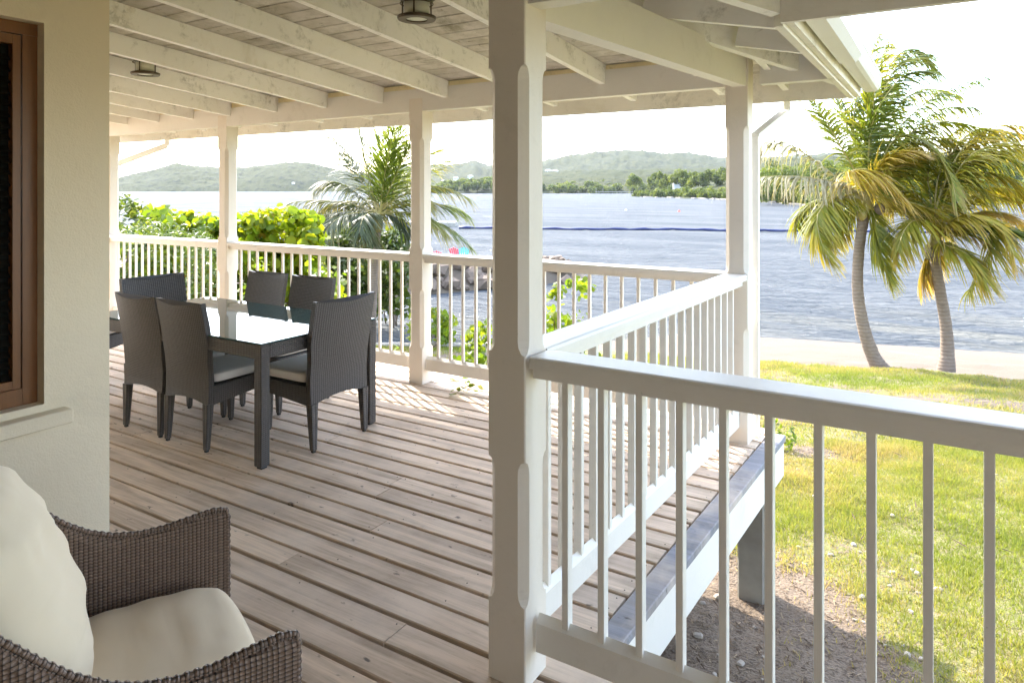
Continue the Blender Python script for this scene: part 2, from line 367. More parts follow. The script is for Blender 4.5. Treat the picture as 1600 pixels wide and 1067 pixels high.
# ground material: masks stored per vertex say which kind of ground lies there
t = NT('shore_ground'); g = t.new('NewGeometry').outputs['Position']
sandm = t.new('Attribute', attribute_name='sand').outputs['Fac']; dirtm = t.new('Attribute', attribute_name='dirt').outputs['Fac']
n1 = t.noise(0.9, 6, g); n2 = t.noise(14, 5, g); n3 = t.noise(55, 4, g)
gr = t.mix(n1, (0.13, 0.14, 0.035), (0.20, 0.18, 0.06)); gr = t.mix(t.ramp(n2, [(0.45, (0, 0, 0)), (0.7, (1, 1, 1))]), gr, (0.22, 0.17, 0.10))
sa = t.mix(n2, (0.175, 0.135, 0.095), (0.125, 0.094, 0.064)); sa = t.mix(t.ramp(n1, [(0.6, (0, 0, 0)), (0.75, (.5, .5, .5))]), sa, (0.33, 0.26, 0.19))
di = t.mix(n2, (0.14, 0.10, 0.065), (0.21, 0.158, 0.11)); di = t.mix(t.ramp(n3, [(0.5, (0, 0, 0)), (0.65, (1, 1, 1))]), di, (0.09, 0.062, 0.04))
dn = t.math('ADD', dirtm, t.math('MULTIPLY', t.math('SUBTRACT', n2, 0.5), 0.9)); dk = t.ramp(dn, [(0.42, (0, 0, 0)), (0.58, (1, 1, 1))])
sn = t.math('ADD', sandm, t.math('MULTIPLY', t.math('SUBTRACT', n2, 0.5), 0.7)); sk = t.ramp(sn, [(0.42, (0, 0, 0)), (0.58, (1, 1, 1))])
c = t.mix(dk, gr, di); c = t.mix(sk, c, sa)
t.set('Base Color', c); t.set('Roughness', 0.95); t.bump(t.math('ADD', n2, n3), 0.8, 0.03); M['ground'] = t.m

# water
t = NT('sea_water'); g = t.new('NewGeometry').outputs['Position']
def rotmap(scale, rz):
    m = t.new('Mapping'); m.inputs['Rotation'].default_value = (0, 0, rz); m.inputs['Scale'].default_value = scale; t.l.new(g, m.inputs[0]); return m.outputs[0]
w1 = t.noise(1.0, 4, rotmap((0.5, 1.7, 1), -YAW), .6, .5); w2 = t.noise(1.0, 5, rotmap((1.4, 5.0, 1), -YAW + .15), .65, .4); w3 = t.noise(1.0, 3, rotmap((0.05, 0.16, 1), -YAW - .1), .5)
col = t.mix(t.ramp(w3, [(0.4, (0, 0, 0)), (0.6, (1, 1, 1))]), (0.105, 0.115, 0.125), (0.145, 0.153, 0.158))
sh = t.new('Attribute', attribute_name='shallow').outputs['Fac']
pt = t.ramp(t.noise(1.0, 3, rotmap((0.10, 0.45, 1), -YAW), .5), [(0.42, (0, 0, 0)), (0.58, (1, 1, 1))])
col = t.mix(t.math('MULTIPLY', t.math('MULTIPLY', sh, pt), .7), col, (0.22, 0.21, 0.17))
t.set('Base Color', col); t.set('Roughness', 0.22); t.set('IOR', 1.33); t.set('Specular IOR Level', 0.0)
gl = t.new('BsdfGlossy'); gl.inputs['Roughness'].default_value = 0.1; gl.inputs['Color'].default_value = (.95, .97, 1, 1); fz = t.new('Fresnel'); fz.inputs['IOR'].default_value = 1.33
fc = t.new('MapRange'); fc.inputs[1].default_value = 0.02; fc.inputs[2].default_value = 0.9; fc.inputs[3].default_value = 0.01; fc.inputs[4].default_value = 0.26; t.l.new(fz.outputs[0], fc.inputs[0])
wm = t.new('MixShader'); t.l.new(fc.outputs[0], wm.inputs[0]); t.l.new(t.b.outputs[0], wm.inputs[1]); t.l.new(gl.outputs[0], wm.inputs[2]); t.l.new(wm.outputs[0], t.out.inputs[0])
w4 = t.noise(1.0, 4, rotmap((0.32, 0.95, 1), -YAW + .05), .6, .4)
hh = t.math('ADD', t.math('ADD', w1, t.math('MULTIPLY', w2, 0.35)), t.math('MULTIPLY', w4, 1.6))
col = t.mix(t.ramp(t.math('ADD', t.math('MULTIPLY', w1, .5), t.math('MULTIPLY', w4, .5)), [(0.38, (.6, .6, .6)), (0.46, (0, 0, 0))]), col, (0.05, 0.062, 0.08)); t.bump(hh, 1.0, 0.9)
bn = [q for q in t.n if q.type == 'BUMP'][0]; t.l.new(bn.outputs[0], gl.inputs['Normal']); t.l.new(bn.outputs[0], fz.inputs['Normal']); M['water'] = t.m

def mat_hill(name, a, b, c_, scale):
    t = NT(name); g = t.new('NewGeometry').outputs['Position']; n = t.noise(scale, 6, g, .65); m = t.noise(scale * 5, 5, g, .7)
    c = t.mix(n, a, b); c = t.mix(t.ramp(m, [(0.5, (0, 0, 0)), (0.66, (1, 1, 1))]), c, c_); t.set('Base Color', c); t.set('Roughness', 1.0); t.set('Specular IOR Level', .1)
    t.bump(m, 1.0, 6.0); return t.m
M['hill'] = mat_hill('wooded_hill', (0.036, 0.045, 0.020), (0.066, 0.068, 0.026), (0.016, 0.024, 0.014), 0.012)

# ------------------------------------------------------------------ ground
def lerpv(x, xs, ys): return np.interp(x, xs, ys)
WATER_Z = -3.0
def shore(r): return lerpv(r, [-60, -14, -8, -5, -2, 1, 5, 8, 14.5, 30], [40, 38, 30, 20.5, 20.0, 20.6, 22.3, 22, 19.8, 18])
def lawn_edge(r): return lerpv(r, [-60, -8, -5, 0, 3, 5.4, 7.9, 9.2, 14, 30], [34, 26, 18.6, 18.2, 16.8, 15.3, 14.6, 12.8, 11, 9])
def hash_noise(x, y, s=1.0, seed=0):
    """smooth value noise"""
    x = np.asarray(x) * s; y = np.asarray(y) * s; xi = np.floor(x); yi = np.floor(y); fx = x - xi; fy = y - yi
    fx = fx * fx * (3 - 2 * fx); fy = fy * fy * (3 - 2 * fy)
    def h(a, b):
        v = np.sin(a * 127.1 + b * 311.7 + seed * 17.3) * 43758.5453; return v - np.floor(v)
    return (h(xi, yi) * (1 - fx) + h(xi + 1, yi) * fx) * (1 - fy) + (h(xi, yi + 1) * (1 - fx) + h(xi + 1, yi + 1) * fx) * fy
def fbm(x, y, s, oct=4, seed=0):
    a = 0.5; t_ = 0
    for k in range(oct): t_ = t_ + a * hash_noise(x, y, s * 2 ** k, seed + k); a *= .5
    return t_
def ground_z(r, f):
    r = np.asarray(r, float); f = np.asarray(f, float)
    base = -0.93 - 0.105 * (f - 4)
    sl = shore(r); le = lawn_edge(r)
    zl = -0.93 - 0.105 * (le - 4)
    k = np.clip((f - le) / np.maximum(sl - le, .5), 0, 3)
    beach = zl + (WATER_Z - zl) * (0.12 * (k > 0) + 0.88 * k) 
    z = np.where(f < le, base, beach)
    # spit with rocks and sand on the far side of the inlet
    ax, ay, bx, by = -14.0, 31.5, 1.0, 37.5
    tt = np.clip(((r - ax) * (bx - ax) + (f - ay) * (by - ay)) / ((bx - ax) ** 2 + (by - ay) ** 2), 0, 1)
    d = np.hypot(r - (ax + tt * (bx - ax)), f - (ay + tt * (by - ay))); wdt = 5.2 - 3.4 * tt
    spit = -2.05 - np.clip((d - wdt) / 1.6, 0, 2) * 1.3
    z = np.maximum(z, spit)
    z = z + (fbm(r, f, 1.3, 4, 3) - .47) * 0.16 * np.clip((z + 3.2), 0, 1)
    return np.maximum(z, -3.9)
rr = np.concatenate([np.linspace(-40, -12, 30)[:-1], np.linspace(-12, -2, 70)[:-1], np.linspace(-2, 10, 190)[:-1], np.linspace(10, 20, 50)[:-1], np.linspace(20, 60, 25)])
ff = np.concatenate([np.linspace(-30, 0, 12)[:-1], np.linspace(0, 14, 220)[:-1], np.linspace(14, 26, 110)[:-1], np.linspace(26, 48, 80)])
RR, FF = np.meshgrid(rr, ff); ZZ = ground_z(RR, FF)
nr, nf = len(rr), len(ff)
V = RIGHT[None] * RR.reshape(-1, 1) + FWD[None] * FF.reshape(-1, 1); V[:, 2] = ZZ.ravel()
idx = np.arange(nr * nf).reshape(nf, nr)
Fq = np.stack([idx[:-1, :-1], idx[:-1, 1:], idx[1:, 1:], idx[1:, :-1]], -1).reshape(-1, 4)
wx = V[:, 0]; wy = V[:, 1]
def dirt_mask(wx, wy, r, f):
    dx = np.maximum(wx + 0.9, 0)             # distance beyond the right deck edge
    d1 = 1 - np.clip((wx + .9) / (.55 + .75 * np.clip(4.9 - wy, 0, 4)), 0, 1) ** 2
    d1 = np.where((wy < 6.0) & (wy > 1.5), d1, 0) * np.clip((5.5 - wy) / 0.6, 0, 1)
    heap = np.exp(-(((r - 4.1) / 1.0) ** 2 + ((f - 9.6) / .5) ** 2)) + .8 * np.exp(-(((r - 3.3) / .6) ** 2 + ((f - 8.0) / .45) ** 2))
    band = np.exp(-((f - (11.0 - .6 * (r - 5.1))) / .6) ** 2) * (r > 3.5) * (r < 10) * 0.75
    dry = np.exp(-((f - 16) / 1.2) ** 2) * ((r < 0) & (r > -7)) * .8
    pt = np.clip((fbm(r, f, .8, 3, 9) - .55) * 4, 0, .55)
    return np.clip(np.maximum.reduce([d1 * 1.15, heap, band, dry, pt]), 0, 1)
Rf = RR.ravel(); Ff = FF.ravel(); Zf = ZZ.ravel()
dirt = dirt_mask(wx, wy, Rf, Ff); dirt = np.where((wy < 2.3) & (wx < 6), 1, dirt)
strip = np.exp(-((Ff - (12.0 - .62 * (Rf - 5.1))) / .34) ** 2) * (Rf > 4.3) * (Rf < 10) * .9
sand = np.maximum(np.clip((Ff - lawn_edge(Rf)) / .5 + .5, 0, 1), strip)
heapz = 0.12 * np.exp(-(((Rf - 4.1) / .9) ** 2 + ((Ff - 9.6) / .4) ** 2))
V[:, 2] += heapz
ground = np_mesh('ground', V, Fq, M['ground'], None, [('sand', 'POINT', sand), ('dirt', 'POINT', dirt)], True)
tag(ground, kind='structure')

# water: fan of rings to beyond the far shore
rings = np.array([12, 15, 18, 20, 22, 24, 27, 31, 36, 45, 60, 90, 140, 220, 400, 700, 1200, 2000, 3300.]); na = 96
ang = np.linspace(-1.25, 1.25, na); Vw = []; shal = []
for d in rings:
    for a in ang:
        p = rf(d * math.tan(a) if abs(a) < 1.2 else d * math.tan(a), d, WATER_Z); p = rf(d * sin(a) / max(cos(a), .3), d, WATER_Z); Vw.append(p)
        shal.append(max(0, 1 - max(0, d - 20) / 9) if d < 30 and p is not None else 0)
idx = np.arange(len(rings) * na).reshape(len(rings), na)
Fw = np.stack([idx[:-1, :-1], idx[:-1, 1:], idx[1:, 1:], idx[1:, :-1]], -1).reshape(-1, 4)
tag(np_mesh('sea', np.array(Vw), Fw, M['water'], None, [('shallow', 'POINT', shal)], False), kind='structure')

# ------------------------------------------------------------------ hills
def hill(name, prof, f_shore, f_ridge, amp, mat=M['hill'], n=260, rows=22, seed=1, tree=4.0):
    xs = [p[0] for p in prof]; ys = [p[1] for p in prof]
    X = np.linspace(xs[0], xs[-1], n); Y = np.interp(X, xs, ys); 
    Vh = []
    for k in range(rows):
        u = k / (rows - 1)
        fk = f_shore + (f_ridge - f_shore) * u
        ridge = EYE + (295.8 - Y) / F * f_ridge
        r = (X - 800) / F * fk
        prof_u = sin(min(u, 1) * pi / 2) ** 0.85
        z = WATER_Z - .5 + (ridge - WATER_Z + .5) * prof_u
        z = z + (fbm(r, np.full_like(r, fk), 0.012, 4, seed) - .47) * amp * sin(pi * min(u, .97)) 
        z = z + (hash_noise(r, np.full_like(r, fk * 1.3), 0.09, seed + 5) - .5) * tree + (hash_noise(r, np.full_like(r, fk * 1.3), 0.21, seed + 8) - .5) * tree * .6
        if k == 0: z[:] = WATER_Z - .8
        Vh.append(np.stack([RIGHT[0] * r + FWD[0] * fk, RIGHT[1] * r + FWD[1] * fk, z], -1))
    Vh = np.concatenate(Vh); idx = np.arange(rows * n).reshape(rows, n)
    Fh = np.stack([idx[:-1, :-1], idx[:-1, 1:], idx[1:, 1:], idx[1:, :-1]], -1).reshape(-1, 4)
    o = np_mesh(name, Vh, Fh, mat, None, None, True); tag(o, kind='structure'); return o
hill('hill_left', [(60, 292), (120, 288), (178, 281), (210, 273), (250, 264), (275, 256), (300, 260), (345, 263), (390, 261), (450, 254), (480, 255), (520, 264), (570, 276), (620, 287), (660, 293)], 1300, 1600, 16, seed=2, n=420, rows=26)
hill('hill_middle', [(480, 290), (560, 275), (640, 264), (690, 262), (720, 260), (742, 254), (762, 262), (800, 262), (830, 258), (900, 246), (960, 239), (1010, 242), (1060, 245), (1130, 249), (1180, 250), (1240, 246), (1300, 244), (1400, 248), (1500, 252), (1640, 256), (1750, 262)], 1500, 2700, 40, seed=4, n=520, rows=30, tree=7)
hill('hill_near_right', [(1060, 300), (1130, 282), (1180, 262), (1230, 252), (1290, 246), (1400, 243), (1500, 240), (1640, 238), (1800, 240)], 330, 620, 8, seed=7, n=260, rows=22, tree=3)
hill('shore_slope', [(560, 290), (640, 286), (700, 281), (740, 279), (780, 276), (850, 270), (930, 266), (1000, 266), (1100, 264), (1200, 262), (1300, 262)], 760, 1000, 8, seed=9, n=300, rows=16, tree=3)

# leaf clouds -------------------------------------------------------
def disc_leaves(P, N, size, sides=6, fold=0.15, aspect=1.0, jitter=.5):
    """polygonal leaf blades at points P with normals N -> verts, faces"""
    n = len(P); N = N / np.linalg.norm(N, axis=1, keepdims=True)
    a = np.cross(N, np.random.normal(size=(n, 3))); a /= np.linalg.norm(a, axis=1, keepdims=True) + 1e-9; b = np.cross(N, a)
    sz = size * (1 - jitter / 2 + jitter * np.random.rand(n))[:, None]
    vs = []
    for k in range(sides):
        th = 2 * pi * k / sides; u = cos(th); w = sin(th) * aspect
        vs.append(P + a * sz * u * .5 + b * sz * w * .5 + N * sz * fold * abs(sin(th)))
    Vv = np.stack(vs, 1).reshape(-1, 3); Fc = np.arange(n * sides).reshape(n, sides); return Vv, Fc
def ellip(n, c, rad, shell=.55):
    d = np.random.normal(size=(n, 3)); d /= np.linalg.norm(d, axis=1, keepdims=True)
    q = shell + (1 - shell) * np.random.rand(n) ** .6
    P = np.array(c) + d * q[:, None] * np.array(rad) * (1 + .18 * np.random.normal(size=(n, 1)) * .5)
    return P, d
def leaf_object(name, blobs, density, size, mat, parent=None, sides=6, aspect=1.0, up=.35, shell=.5, rndmix=.55, zmin=None, kind=None):
    Ps = []; Ns = []; R_ = []
    for c, rad in blobs:
        n = int(density * (rad[0] * rad[1] + rad[0] * rad[2] + rad[1] * rad[2])); n = max(n, 12)
        P, d = ellip(n, c, rad, shell)
        if zmin is not None: k = P[:, 2] > zmin; P = P[k]; d = d[k]
        N = d * .6 + np.random.normal(size=d.shape) * .55 + np.array([0, 0, up]); Ps.append(P); Ns.append(N)
        R_.append(np.clip(np.random.rand() * (1 - rndmix) + rndmix * np.random.rand(len(P)), 0, 1))
    P = np.concatenate(Ps); N = np.concatenate(Ns); Vv, Fc = disc_leaves(P, N, size, sides, .16, aspect, .95)
    o = np_mesh(name, Vv, Fc, mat, parent, [('rnd', 'FACE', np.concatenate(R_))])
    if kind: o['kind'] = kind
    return o

# woods along the far shores
def wood(name, spots, mat, size, density, lsz, shell=.6, bend=1.0):
    blobs = []
    for (x, y, f, h) in spots:
        c = at(x, y, f); w = h * (0.55 + .35 * random.random()); 
        for k in range(3):
            o = np.array([random.uniform(-.45, .45) * w, random.uniform(-.45, .45) * w, random.uniform(-.25, .35) * h])
            blobs.append((c + o, (w * .55, w * .55, h * .42)))
    o = leaf_object(name, blobs, density, lsz, mat, None, 4, .8, .3, shell, .45)
    return tag(o, kind='stuff')
sp = []
for i in range(150):     # foremost point on the right
    x = random.uniform(985, 1330); tt = (x - 985) / 345; f = 430 - 250 * min(1, tt * 1.15) + random.uniform(0, 50)
    yw = 295.8 + F * (EYE - WATER_Z) / f; h = random.uniform(3.2, 5.5) * (0.8 + 0.5 * tt)
    sp.append((x, yw - F * h * .42 / f, f, h))
for i in range(130):
    x = random.uniform(985, 1350); tt = (x - 985) / 345; f = 480 - 200 * tt + random.uniform(0, 60); top = 286 - 14 * tt - random.uniform(-4, 8); h = random.uniform(3.5, 6.5)
    sp.append((x, top, f, h))
for i in range(120):
    x = random.uniform(1180, 1650); f = random.uniform(190, 330); yw = 295.8 + F * (EYE - WATER_Z) / f; h = random.uniform(4, 8); sp.append((x, yw - random.uniform(8, 45), f, h))
wood('point_woodland', sp, M['farleaf'], 5, 10, .95)
sp = []
for i in range(260):
    x = random.uniform(640, 1120); f = random.uniform(740, 900); yw = 295.8 + F * (EYE - WATER_Z) / f; h = random.uniform(7, 11)
    sp.append((x, yw - random.uniform(2, 12) - 9 * max(0, 1 - abs(x - 770) / 90), f, h))
wood('shore_woodland', sp, M['farleaf'], 5, 3.2, 1.9)
# pale shore stones below the point
mb = MB()
for i in range(90):
    x = random.uniform(1000, 1330); tt = (x - 985) / 345; f = 425 - 250 * min(1, tt * 1.15) - 3; p = rf((x - 800) / F * f, f, WATER_Z + .1); s_ = random.uniform(.5, 1.6)
    mb.box(-s_, s_, -s_ * .6, s_ * .6, -.3, .35 * s_, .2, Matrix.Translation(Vector(p)) @ Matrix.Rotation(random.random() * 3, 4, 'Z'))
tag(mb.build('shore_stones', M['pale_stone']), kind='stuff')

# far villas
def villa(x, y, f, w, h, label, roofc='greyroof', wings=1):
    p = at(x, y, f); e = empty('villa', p, YAW); tag(e, label, 'house', 'houses on the far shore')
    for k in range(wings):
        ox = (k - (wings - 1) / 2) * w * 1.1; hh = h * (1 - .2 * (k % 2)); b = MB(); b.box(ox - w / 2, ox + w / 2, 0, w * .6, -4, hh * .7); b.build('wall', M['whitewall'], e)
        r_ = MB(); z0 = hh * .7; a = w / 2 + .6
        r_.add([(ox - a, -.6, z0), (ox + a, -.6, z0), (ox + a, w * .6 + .6, z0), (ox - a, w * .6 + .6, z0), (ox - a * .4, w * .3, hh), (ox + a * .4, w * .3, hh)], [(0, 1, 5, 4), (1, 2, 5), (2, 3, 4, 5), (3, 0, 4), (3, 2, 1, 0)]); r_.build('roof', M[roofc], e)
        for q in range(3):
            wq = MB(); cx = ox + (q - 1) * w * .3; wq.box(cx - w * .07, cx + w * .07, -.12, .05, hh * .15, hh * .55); wq.build('window', M['winddark'], e)
villa(862, 271, 1000, 9, 6, 'white villa with grey roofs on the far green shore, right of the near post', wings=2)
villa(712, 281, 900, 6, 4, 'pale house with grey roof among trees beyond the palm, nearest the second post')
villa(735, 279, 940, 7, 4.5, 'white house set a little higher among the far trees, left of the near post')
villa(693, 286, 860, 5, 3.6, 'low pale house just above the far waterline beside the palm fronds')
villa(935, 289, 820, 12, 3.4, 'long low house with plain roof close to the far waterline', wings=1)
villa(1060, 289, 470, 6, 3, 'small pink-grey roofed house among the trees of the green point')
villa(458, 288, 1330, 5, 4, 'tiny white house on the hazy hillside left of the palm')

# pier at the far shore
e = empty('pier', at(950, 301, 620), YAW); tag(e, 'thin wooden pier with lamp posts reaching out from the green point', 'pier')
b = MB(); b.box(-11, 22, -1, 1, .3, .8); b.build('deck', M['concrete'], e)
for x in (-10.5, -4.5): b = MB(); b.tube([(x, 0, -1), (x, 0, 4.2)], .16, 6); b.build('pole', M['concrete'], e)
for x in range(-8, 22, 4): b = MB(); b.tube([(x, 0, -2), (x, 0, .3)], .2, 5); b.build('pile', M['concrete'], e)
# near jetty left, boom and buoys
p0 = rf((648 - 800) / F * 88, 88, WATER_Z); e = empty('jetty', p0, YAW); tag(e, 'grey concrete jetty end sticking out behind the second post', 'jetty')
b = MB(); b.box(-6, 5.2, -1.5, 1.5, -1.0, .55, .05); b.build('slab', M['concrete'], e)
for x in (-4, 0, 4.2): b = MB(); b.box(x - .25, x + .25, -1.62, -1.5, -1, .3); b.build('bollard_pile', M['concrete'], e)
pts = []
for k in range(90):
    u = k / 89; x = 717 + (1750 - 717) * u; f = 82 - 10 * u; pts.append(rf((x - 800) / F * f, f + .5 * sin(u * 25) + .25 * sin(u * 61), WATER_Z + .12 + .05 * sin(u * 140)))
b = MB(); b.tube(pts, [0.15 + .04 * sin(k * 2.1) for k in range(90)], 8); o = b.build('floating_boom', M['blue'], None, True); tag(o, 'long dark blue floating barrier stretched across the bay', 'floating barrier')
def buoy(x, y, s_, mat, label):
    f = (EYE - WATER_Z) * F / (y - 295.8); e = empty('buoy', rf((x - 800) / F * f, f, WATER_Z)); tag(e, label, 'buoy')
    b = MB(); b.loft([[(s_ * r_ * cos(a * pi / 5), s_ * r_ * sin(a * pi / 5), s_ * z) for a in range(10)] for r_, z in ((.5, -.6), (.9, -.3), (1, 0), (.85, .5), (.4, .85), (.12, .95))]); b.build('float', mat, e, True)
    b = MB(); b.tube([(0, 0, s_ * .9), (0, 0, s_ * 1.4)], s_ * .1, 6); b.build('eye', mat, e)
buoy(1061, 331, .32, M['red'], 'small red buoy floating on the open water beyond the blue barrier')
buoy(978, 329, .3, M['whitewall'], 'small white buoy floating left of the red one')

# spit: rocks, beach chairs
rocks = []
for i in range(85):
    tt = random.random(); r = -9.5 + 12.3 * tt; f = 28.9 + 6.8 * tt + random.uniform(-1.0, 1.0); s_ = random.uniform(.18, .62)
    rocks.append((r, f, s_))
for i in range(14): rocks.append((random.uniform(1, 3.2), random.uniform(36, 38.5), random.uniform(.1, .26)))
for i in range(10): rocks.append((random.uniform(-7, -4.5), random.uniform(19, 22), random.uniform(.15, .3)))
for i, (r, f, s_) in enumerate(rocks):
    bm = bmesh.new(); bmesh.ops.create_icosphere(bm, subdivisions=1, radius=s_)
    for v in bm.verts: v.co = v.co * (1 + random.uniform(-.3, .3)); v.co.z *= .65
    me = bpy.data.meshes.new('rock'); bm.to_mesh(me); bm.free(); me.materials.append(M['rock'])
    o = link('rock', me); z = float(ground_z(r, f)); o.location = rf(r, f, max(z, WATER_Z - .05) + s_ * .2); o.rotation_euler = (0, 0, random.random() * 6)
    tag(o, 'rough brown boulder in the rocky edge of the sandy spit', 'rock', 'boulders edging the sandy spit')
def beach_chair(r, f, mat, rz, label):
    e = empty('beach_chair', rf(r, f, float(ground_z(r, f))), rz); tag(e, label, 'beach chair', 'painted chairs on the sandy spit'); e.scale = (.8, .8, .8)
    for k in range(5):
        x = (k - 2) * .11; b = MB(); b.prism([(-.045, -.01), (.045, -.01), (.045, .01), (-.045, .01)], (x, -.25, .28), (x * 1.25, -.62, 1.0 - .05 * abs(k - 2)), (0, 1, 0)); b.build('back_slat', mat, e)
        b = MB(); b.box(-.28, .28, -.2 + k * .1, -.12 + k * .1, .30 + k * .02, .32 + k * .02); b.build('seat_slat', mat, e)
    for s_ in (-1, 1):
        b = MB(); b.box(s_ * .36 - .06, s_ * .36 + .06, -.4, .36, .54, .565); b.build('armrest', mat, e)
        b = MB(); b.box(s_ * .32 - .015, s_ * .32 + .015, .22, .32, 0, .54); b.build('leg', mat, e)
        b = MB(); b.box(s_ * .3 - .015, s_ * .3 + .015, -.6, -.5, 0, .4); b.build('leg', mat, e)
beach_chair(-3.5, 33.6, M['pink'], .4, 'pink slatted beach chair on the sand, left one behind the second bay railing')
beach_chair(-2.75, 35.4, M['pink'], .2, 'pink slatted beach chair on the sand, partly behind the teal one')
beach_chair(-2.4, 34.4, M['teal'], -2.6, 'teal slatted beach chair on the sand beside the pink ones')

# ------------------------------------------------------------------ veranda deck
def side_x(y): return -1.17 + 0.037 * (y - 2.0)        # outer line of the right-hand side railing
deck = empty('deck_floor'); tag(deck, kind='structure')
PITCH = 0.1488; BW = PITCH - 0.0185
def board(name, x0, x1, yc, w, mat, parent, z=0.0, th=0.034, tilt=0.0, end=0.0):
    b = MB(); h = w / 2; c = .004
    L = x1 - x0; prof = [(-h, -th), (h, -th), (h, -c), (h - c, 0), (-h + c, 0), (-h, -c)]
    b.prism(prof, (-L / 2, 0, 0), (L / 2, 0, 0)); o = b.build(name, mat, parent); o.location = ((x0 + x1) / 2, yc, z); o.rotation_euler = (tilt, 0, end); return o
nails = MB()
random.seed(11)
for k in range(-2, 42):
    yc = 4.60 - PITCH * k - PITCH / 2 + PITCH       # board between two gap lines
    near = yc < 2.215
    x1 = 5.6 if near else side_x(yc) + 0.055
    x0 = -10.4 if yc > 1.75 else -3.6
    if yc < -1.25: continue
    cuts = [x0]; x = x0 + random.uniform(1.2, 3.6)
    while x < x1 - .8: cuts.append(x); x += random.uniform(2.2, 3.7)
    cuts.append(x1)
    for a, b_ in zip(cuts, cuts[1:]):
        board('deck_board', a + .0015, b_ - .0015, yc + random.uniform(-.0015, .0015), BW + random.uniform(-.003, .002), M['deck'], deck, random.uniform(-.002, .0015), tilt=random.uniform(-.006, .006))
        for xx in [a + .03, b_ - .03] + [q * .6 + .1 for q in range(int(a / .6) - 1, int(b_ / .6) + 2) if a + .1 < q * .6 + .1 < b_ - .1]:
            for s_ in [q_ for q_ in (-.04, .04) if random.random() < .45]: nails.loft([[(xx + random.uniform(-.006, .006) * 0 + r_ * cos(q), yc + s_ + r_ * sin(q), z_) for q in np.arange(0, 2 * pi - .1, pi / 3)] for r_, z_ in ((.0034, .0004), (.0032, .0014))])
tag(nails.build('nail_head', M['blackfoot'], deck), kind='stuff')
# edge trim and white fascia on the right side, then across to the near part
b = MB(); b.prism([(-.05, -.036), (.05, -.036), (.05, -.004), (.046, 0), (-.046, 0), (-.05, -.004)], (side_x(2.27) + .112, 2.27, .002), (side_x(4.96) + .112, 4.96, .002)); b.build('edge_trim_board', M['trim'], deck)
b = MB(); b.prism([(-.019, -.225), (.019, -.225), (.019, 0), (-.019, 0)], (side_x(2.30) + .135, 2.30, -.036), (side_x(4.94) + .135, 4.94, -.036)); b.build('deck_fascia', M['paint'], deck)
b = MB(); b.box(side_x(2.2) + .18, 5.6, 2.225, 2.263, -.26, -.04); b.build('deck_fascia', M['paint'], deck)
b = MB(); b.box(-10.4, side_x(4.9) + .09, 4.905, 4.943, -.26, -.04); b.build('deck_fascia', M['paint'], deck)
for xj in np.arange(-10.2, 5.6, .6):
    b = MB(); ya = 4.88 if xj < -1.2 else 2.2; yb = 1.9 if xj < -3.5 else -1.1
    if ya > yb: b.box(xj - .022, xj + .022, yb, ya, -.25, -.04); b.build('joist', M['trim'], deck)
pier_at = [(side_x(4.72) + .015, 4.72), (-3.82, 4.72), (-6.42, 4.72), (side_x(2.1), 2.05), (1.3, 2.05)]
pier_lab = ['rough concrete pier under the far right deck corner, in sun on one side', 'rough concrete pier under the deck below the second post', 'rough concrete pier under the deck below the third post', 'rough concrete pier under the deck below the near post', 'rough concrete pier under the near deck, right of the near post']
for (px, py), lb in zip(pier_at, pier_lab):
    e = empty('deck_pier', (px, py, 0)); tag(e, lb, 'pier', 'concrete piers under the deck')
    b = MB(); b.box(-.085, .085, -.085, .085, -1.25, -.262, .012); b.build('shaft', M['concrete'], e); b = MB(); b.box(-.1, .1, -.1, .1, -1.3, -1.12, .02); b.build('footing', M['concrete'], e)

# posts with stopped chamfers
PW = 0.146
def post(x, y, top, label, zs=((.27, .75), (1.10, 2.06))):
    e = empty('porch_post', (x, y, 0)); tag(e, label, 'post', 'white chamfered posts of the veranda')
    h = PW / 2; lv = [(0, .004)]
    for a, b_ in zs:
        lv += [(a, .004)] + [(a + .045 * (1 - cos(q)) , .004 + .024 * sin(q)) for q in (pi / 6, pi / 3, pi / 2)] + [(b_ - .045 * (1 - cos(q)), .004 + .024 * sin(q)) for q in (pi / 2, pi / 3, pi / 6)] + [(b_, .004)]
    lv.append((top, .004)); R_ = []
    for z, c in lv:
        R_.append([(-h + c, -h, z), (h - c, -h, z), (h, -h + c, z), (h, h - c, z), (h - c, h, z), (-h + c, h, z), (-h, h - c, z), (-h, -h + c, z)])
    b = MB(); b.loft(R_); b.build('shaft', M['post'], e)
    return e
P4 = (-1.243, 2.055); P3 = (-1.145, 4.715)
post(P4[0], P4[1], 2.62, 'large near white post with chamfered corners between the two railings')
post(P3[0], P3[1], 2.50, 'white corner post at the far right where two railings meet')
post(-3.822, 4.715, 2.42, 'white post on the far railing, beside the coconut palm', ((.30, .80), (1.14, 2.08)))
post(-6.415, 4.715, 2.42, 'white post on the far railing behind the dining table', ((.30, .80), (1.14, 2.08)))
post(-8.66, 4.715, 2.42, 'white post at the far left, mostly behind the cream wall', ((.30, .80), (1.14, 2.08)))

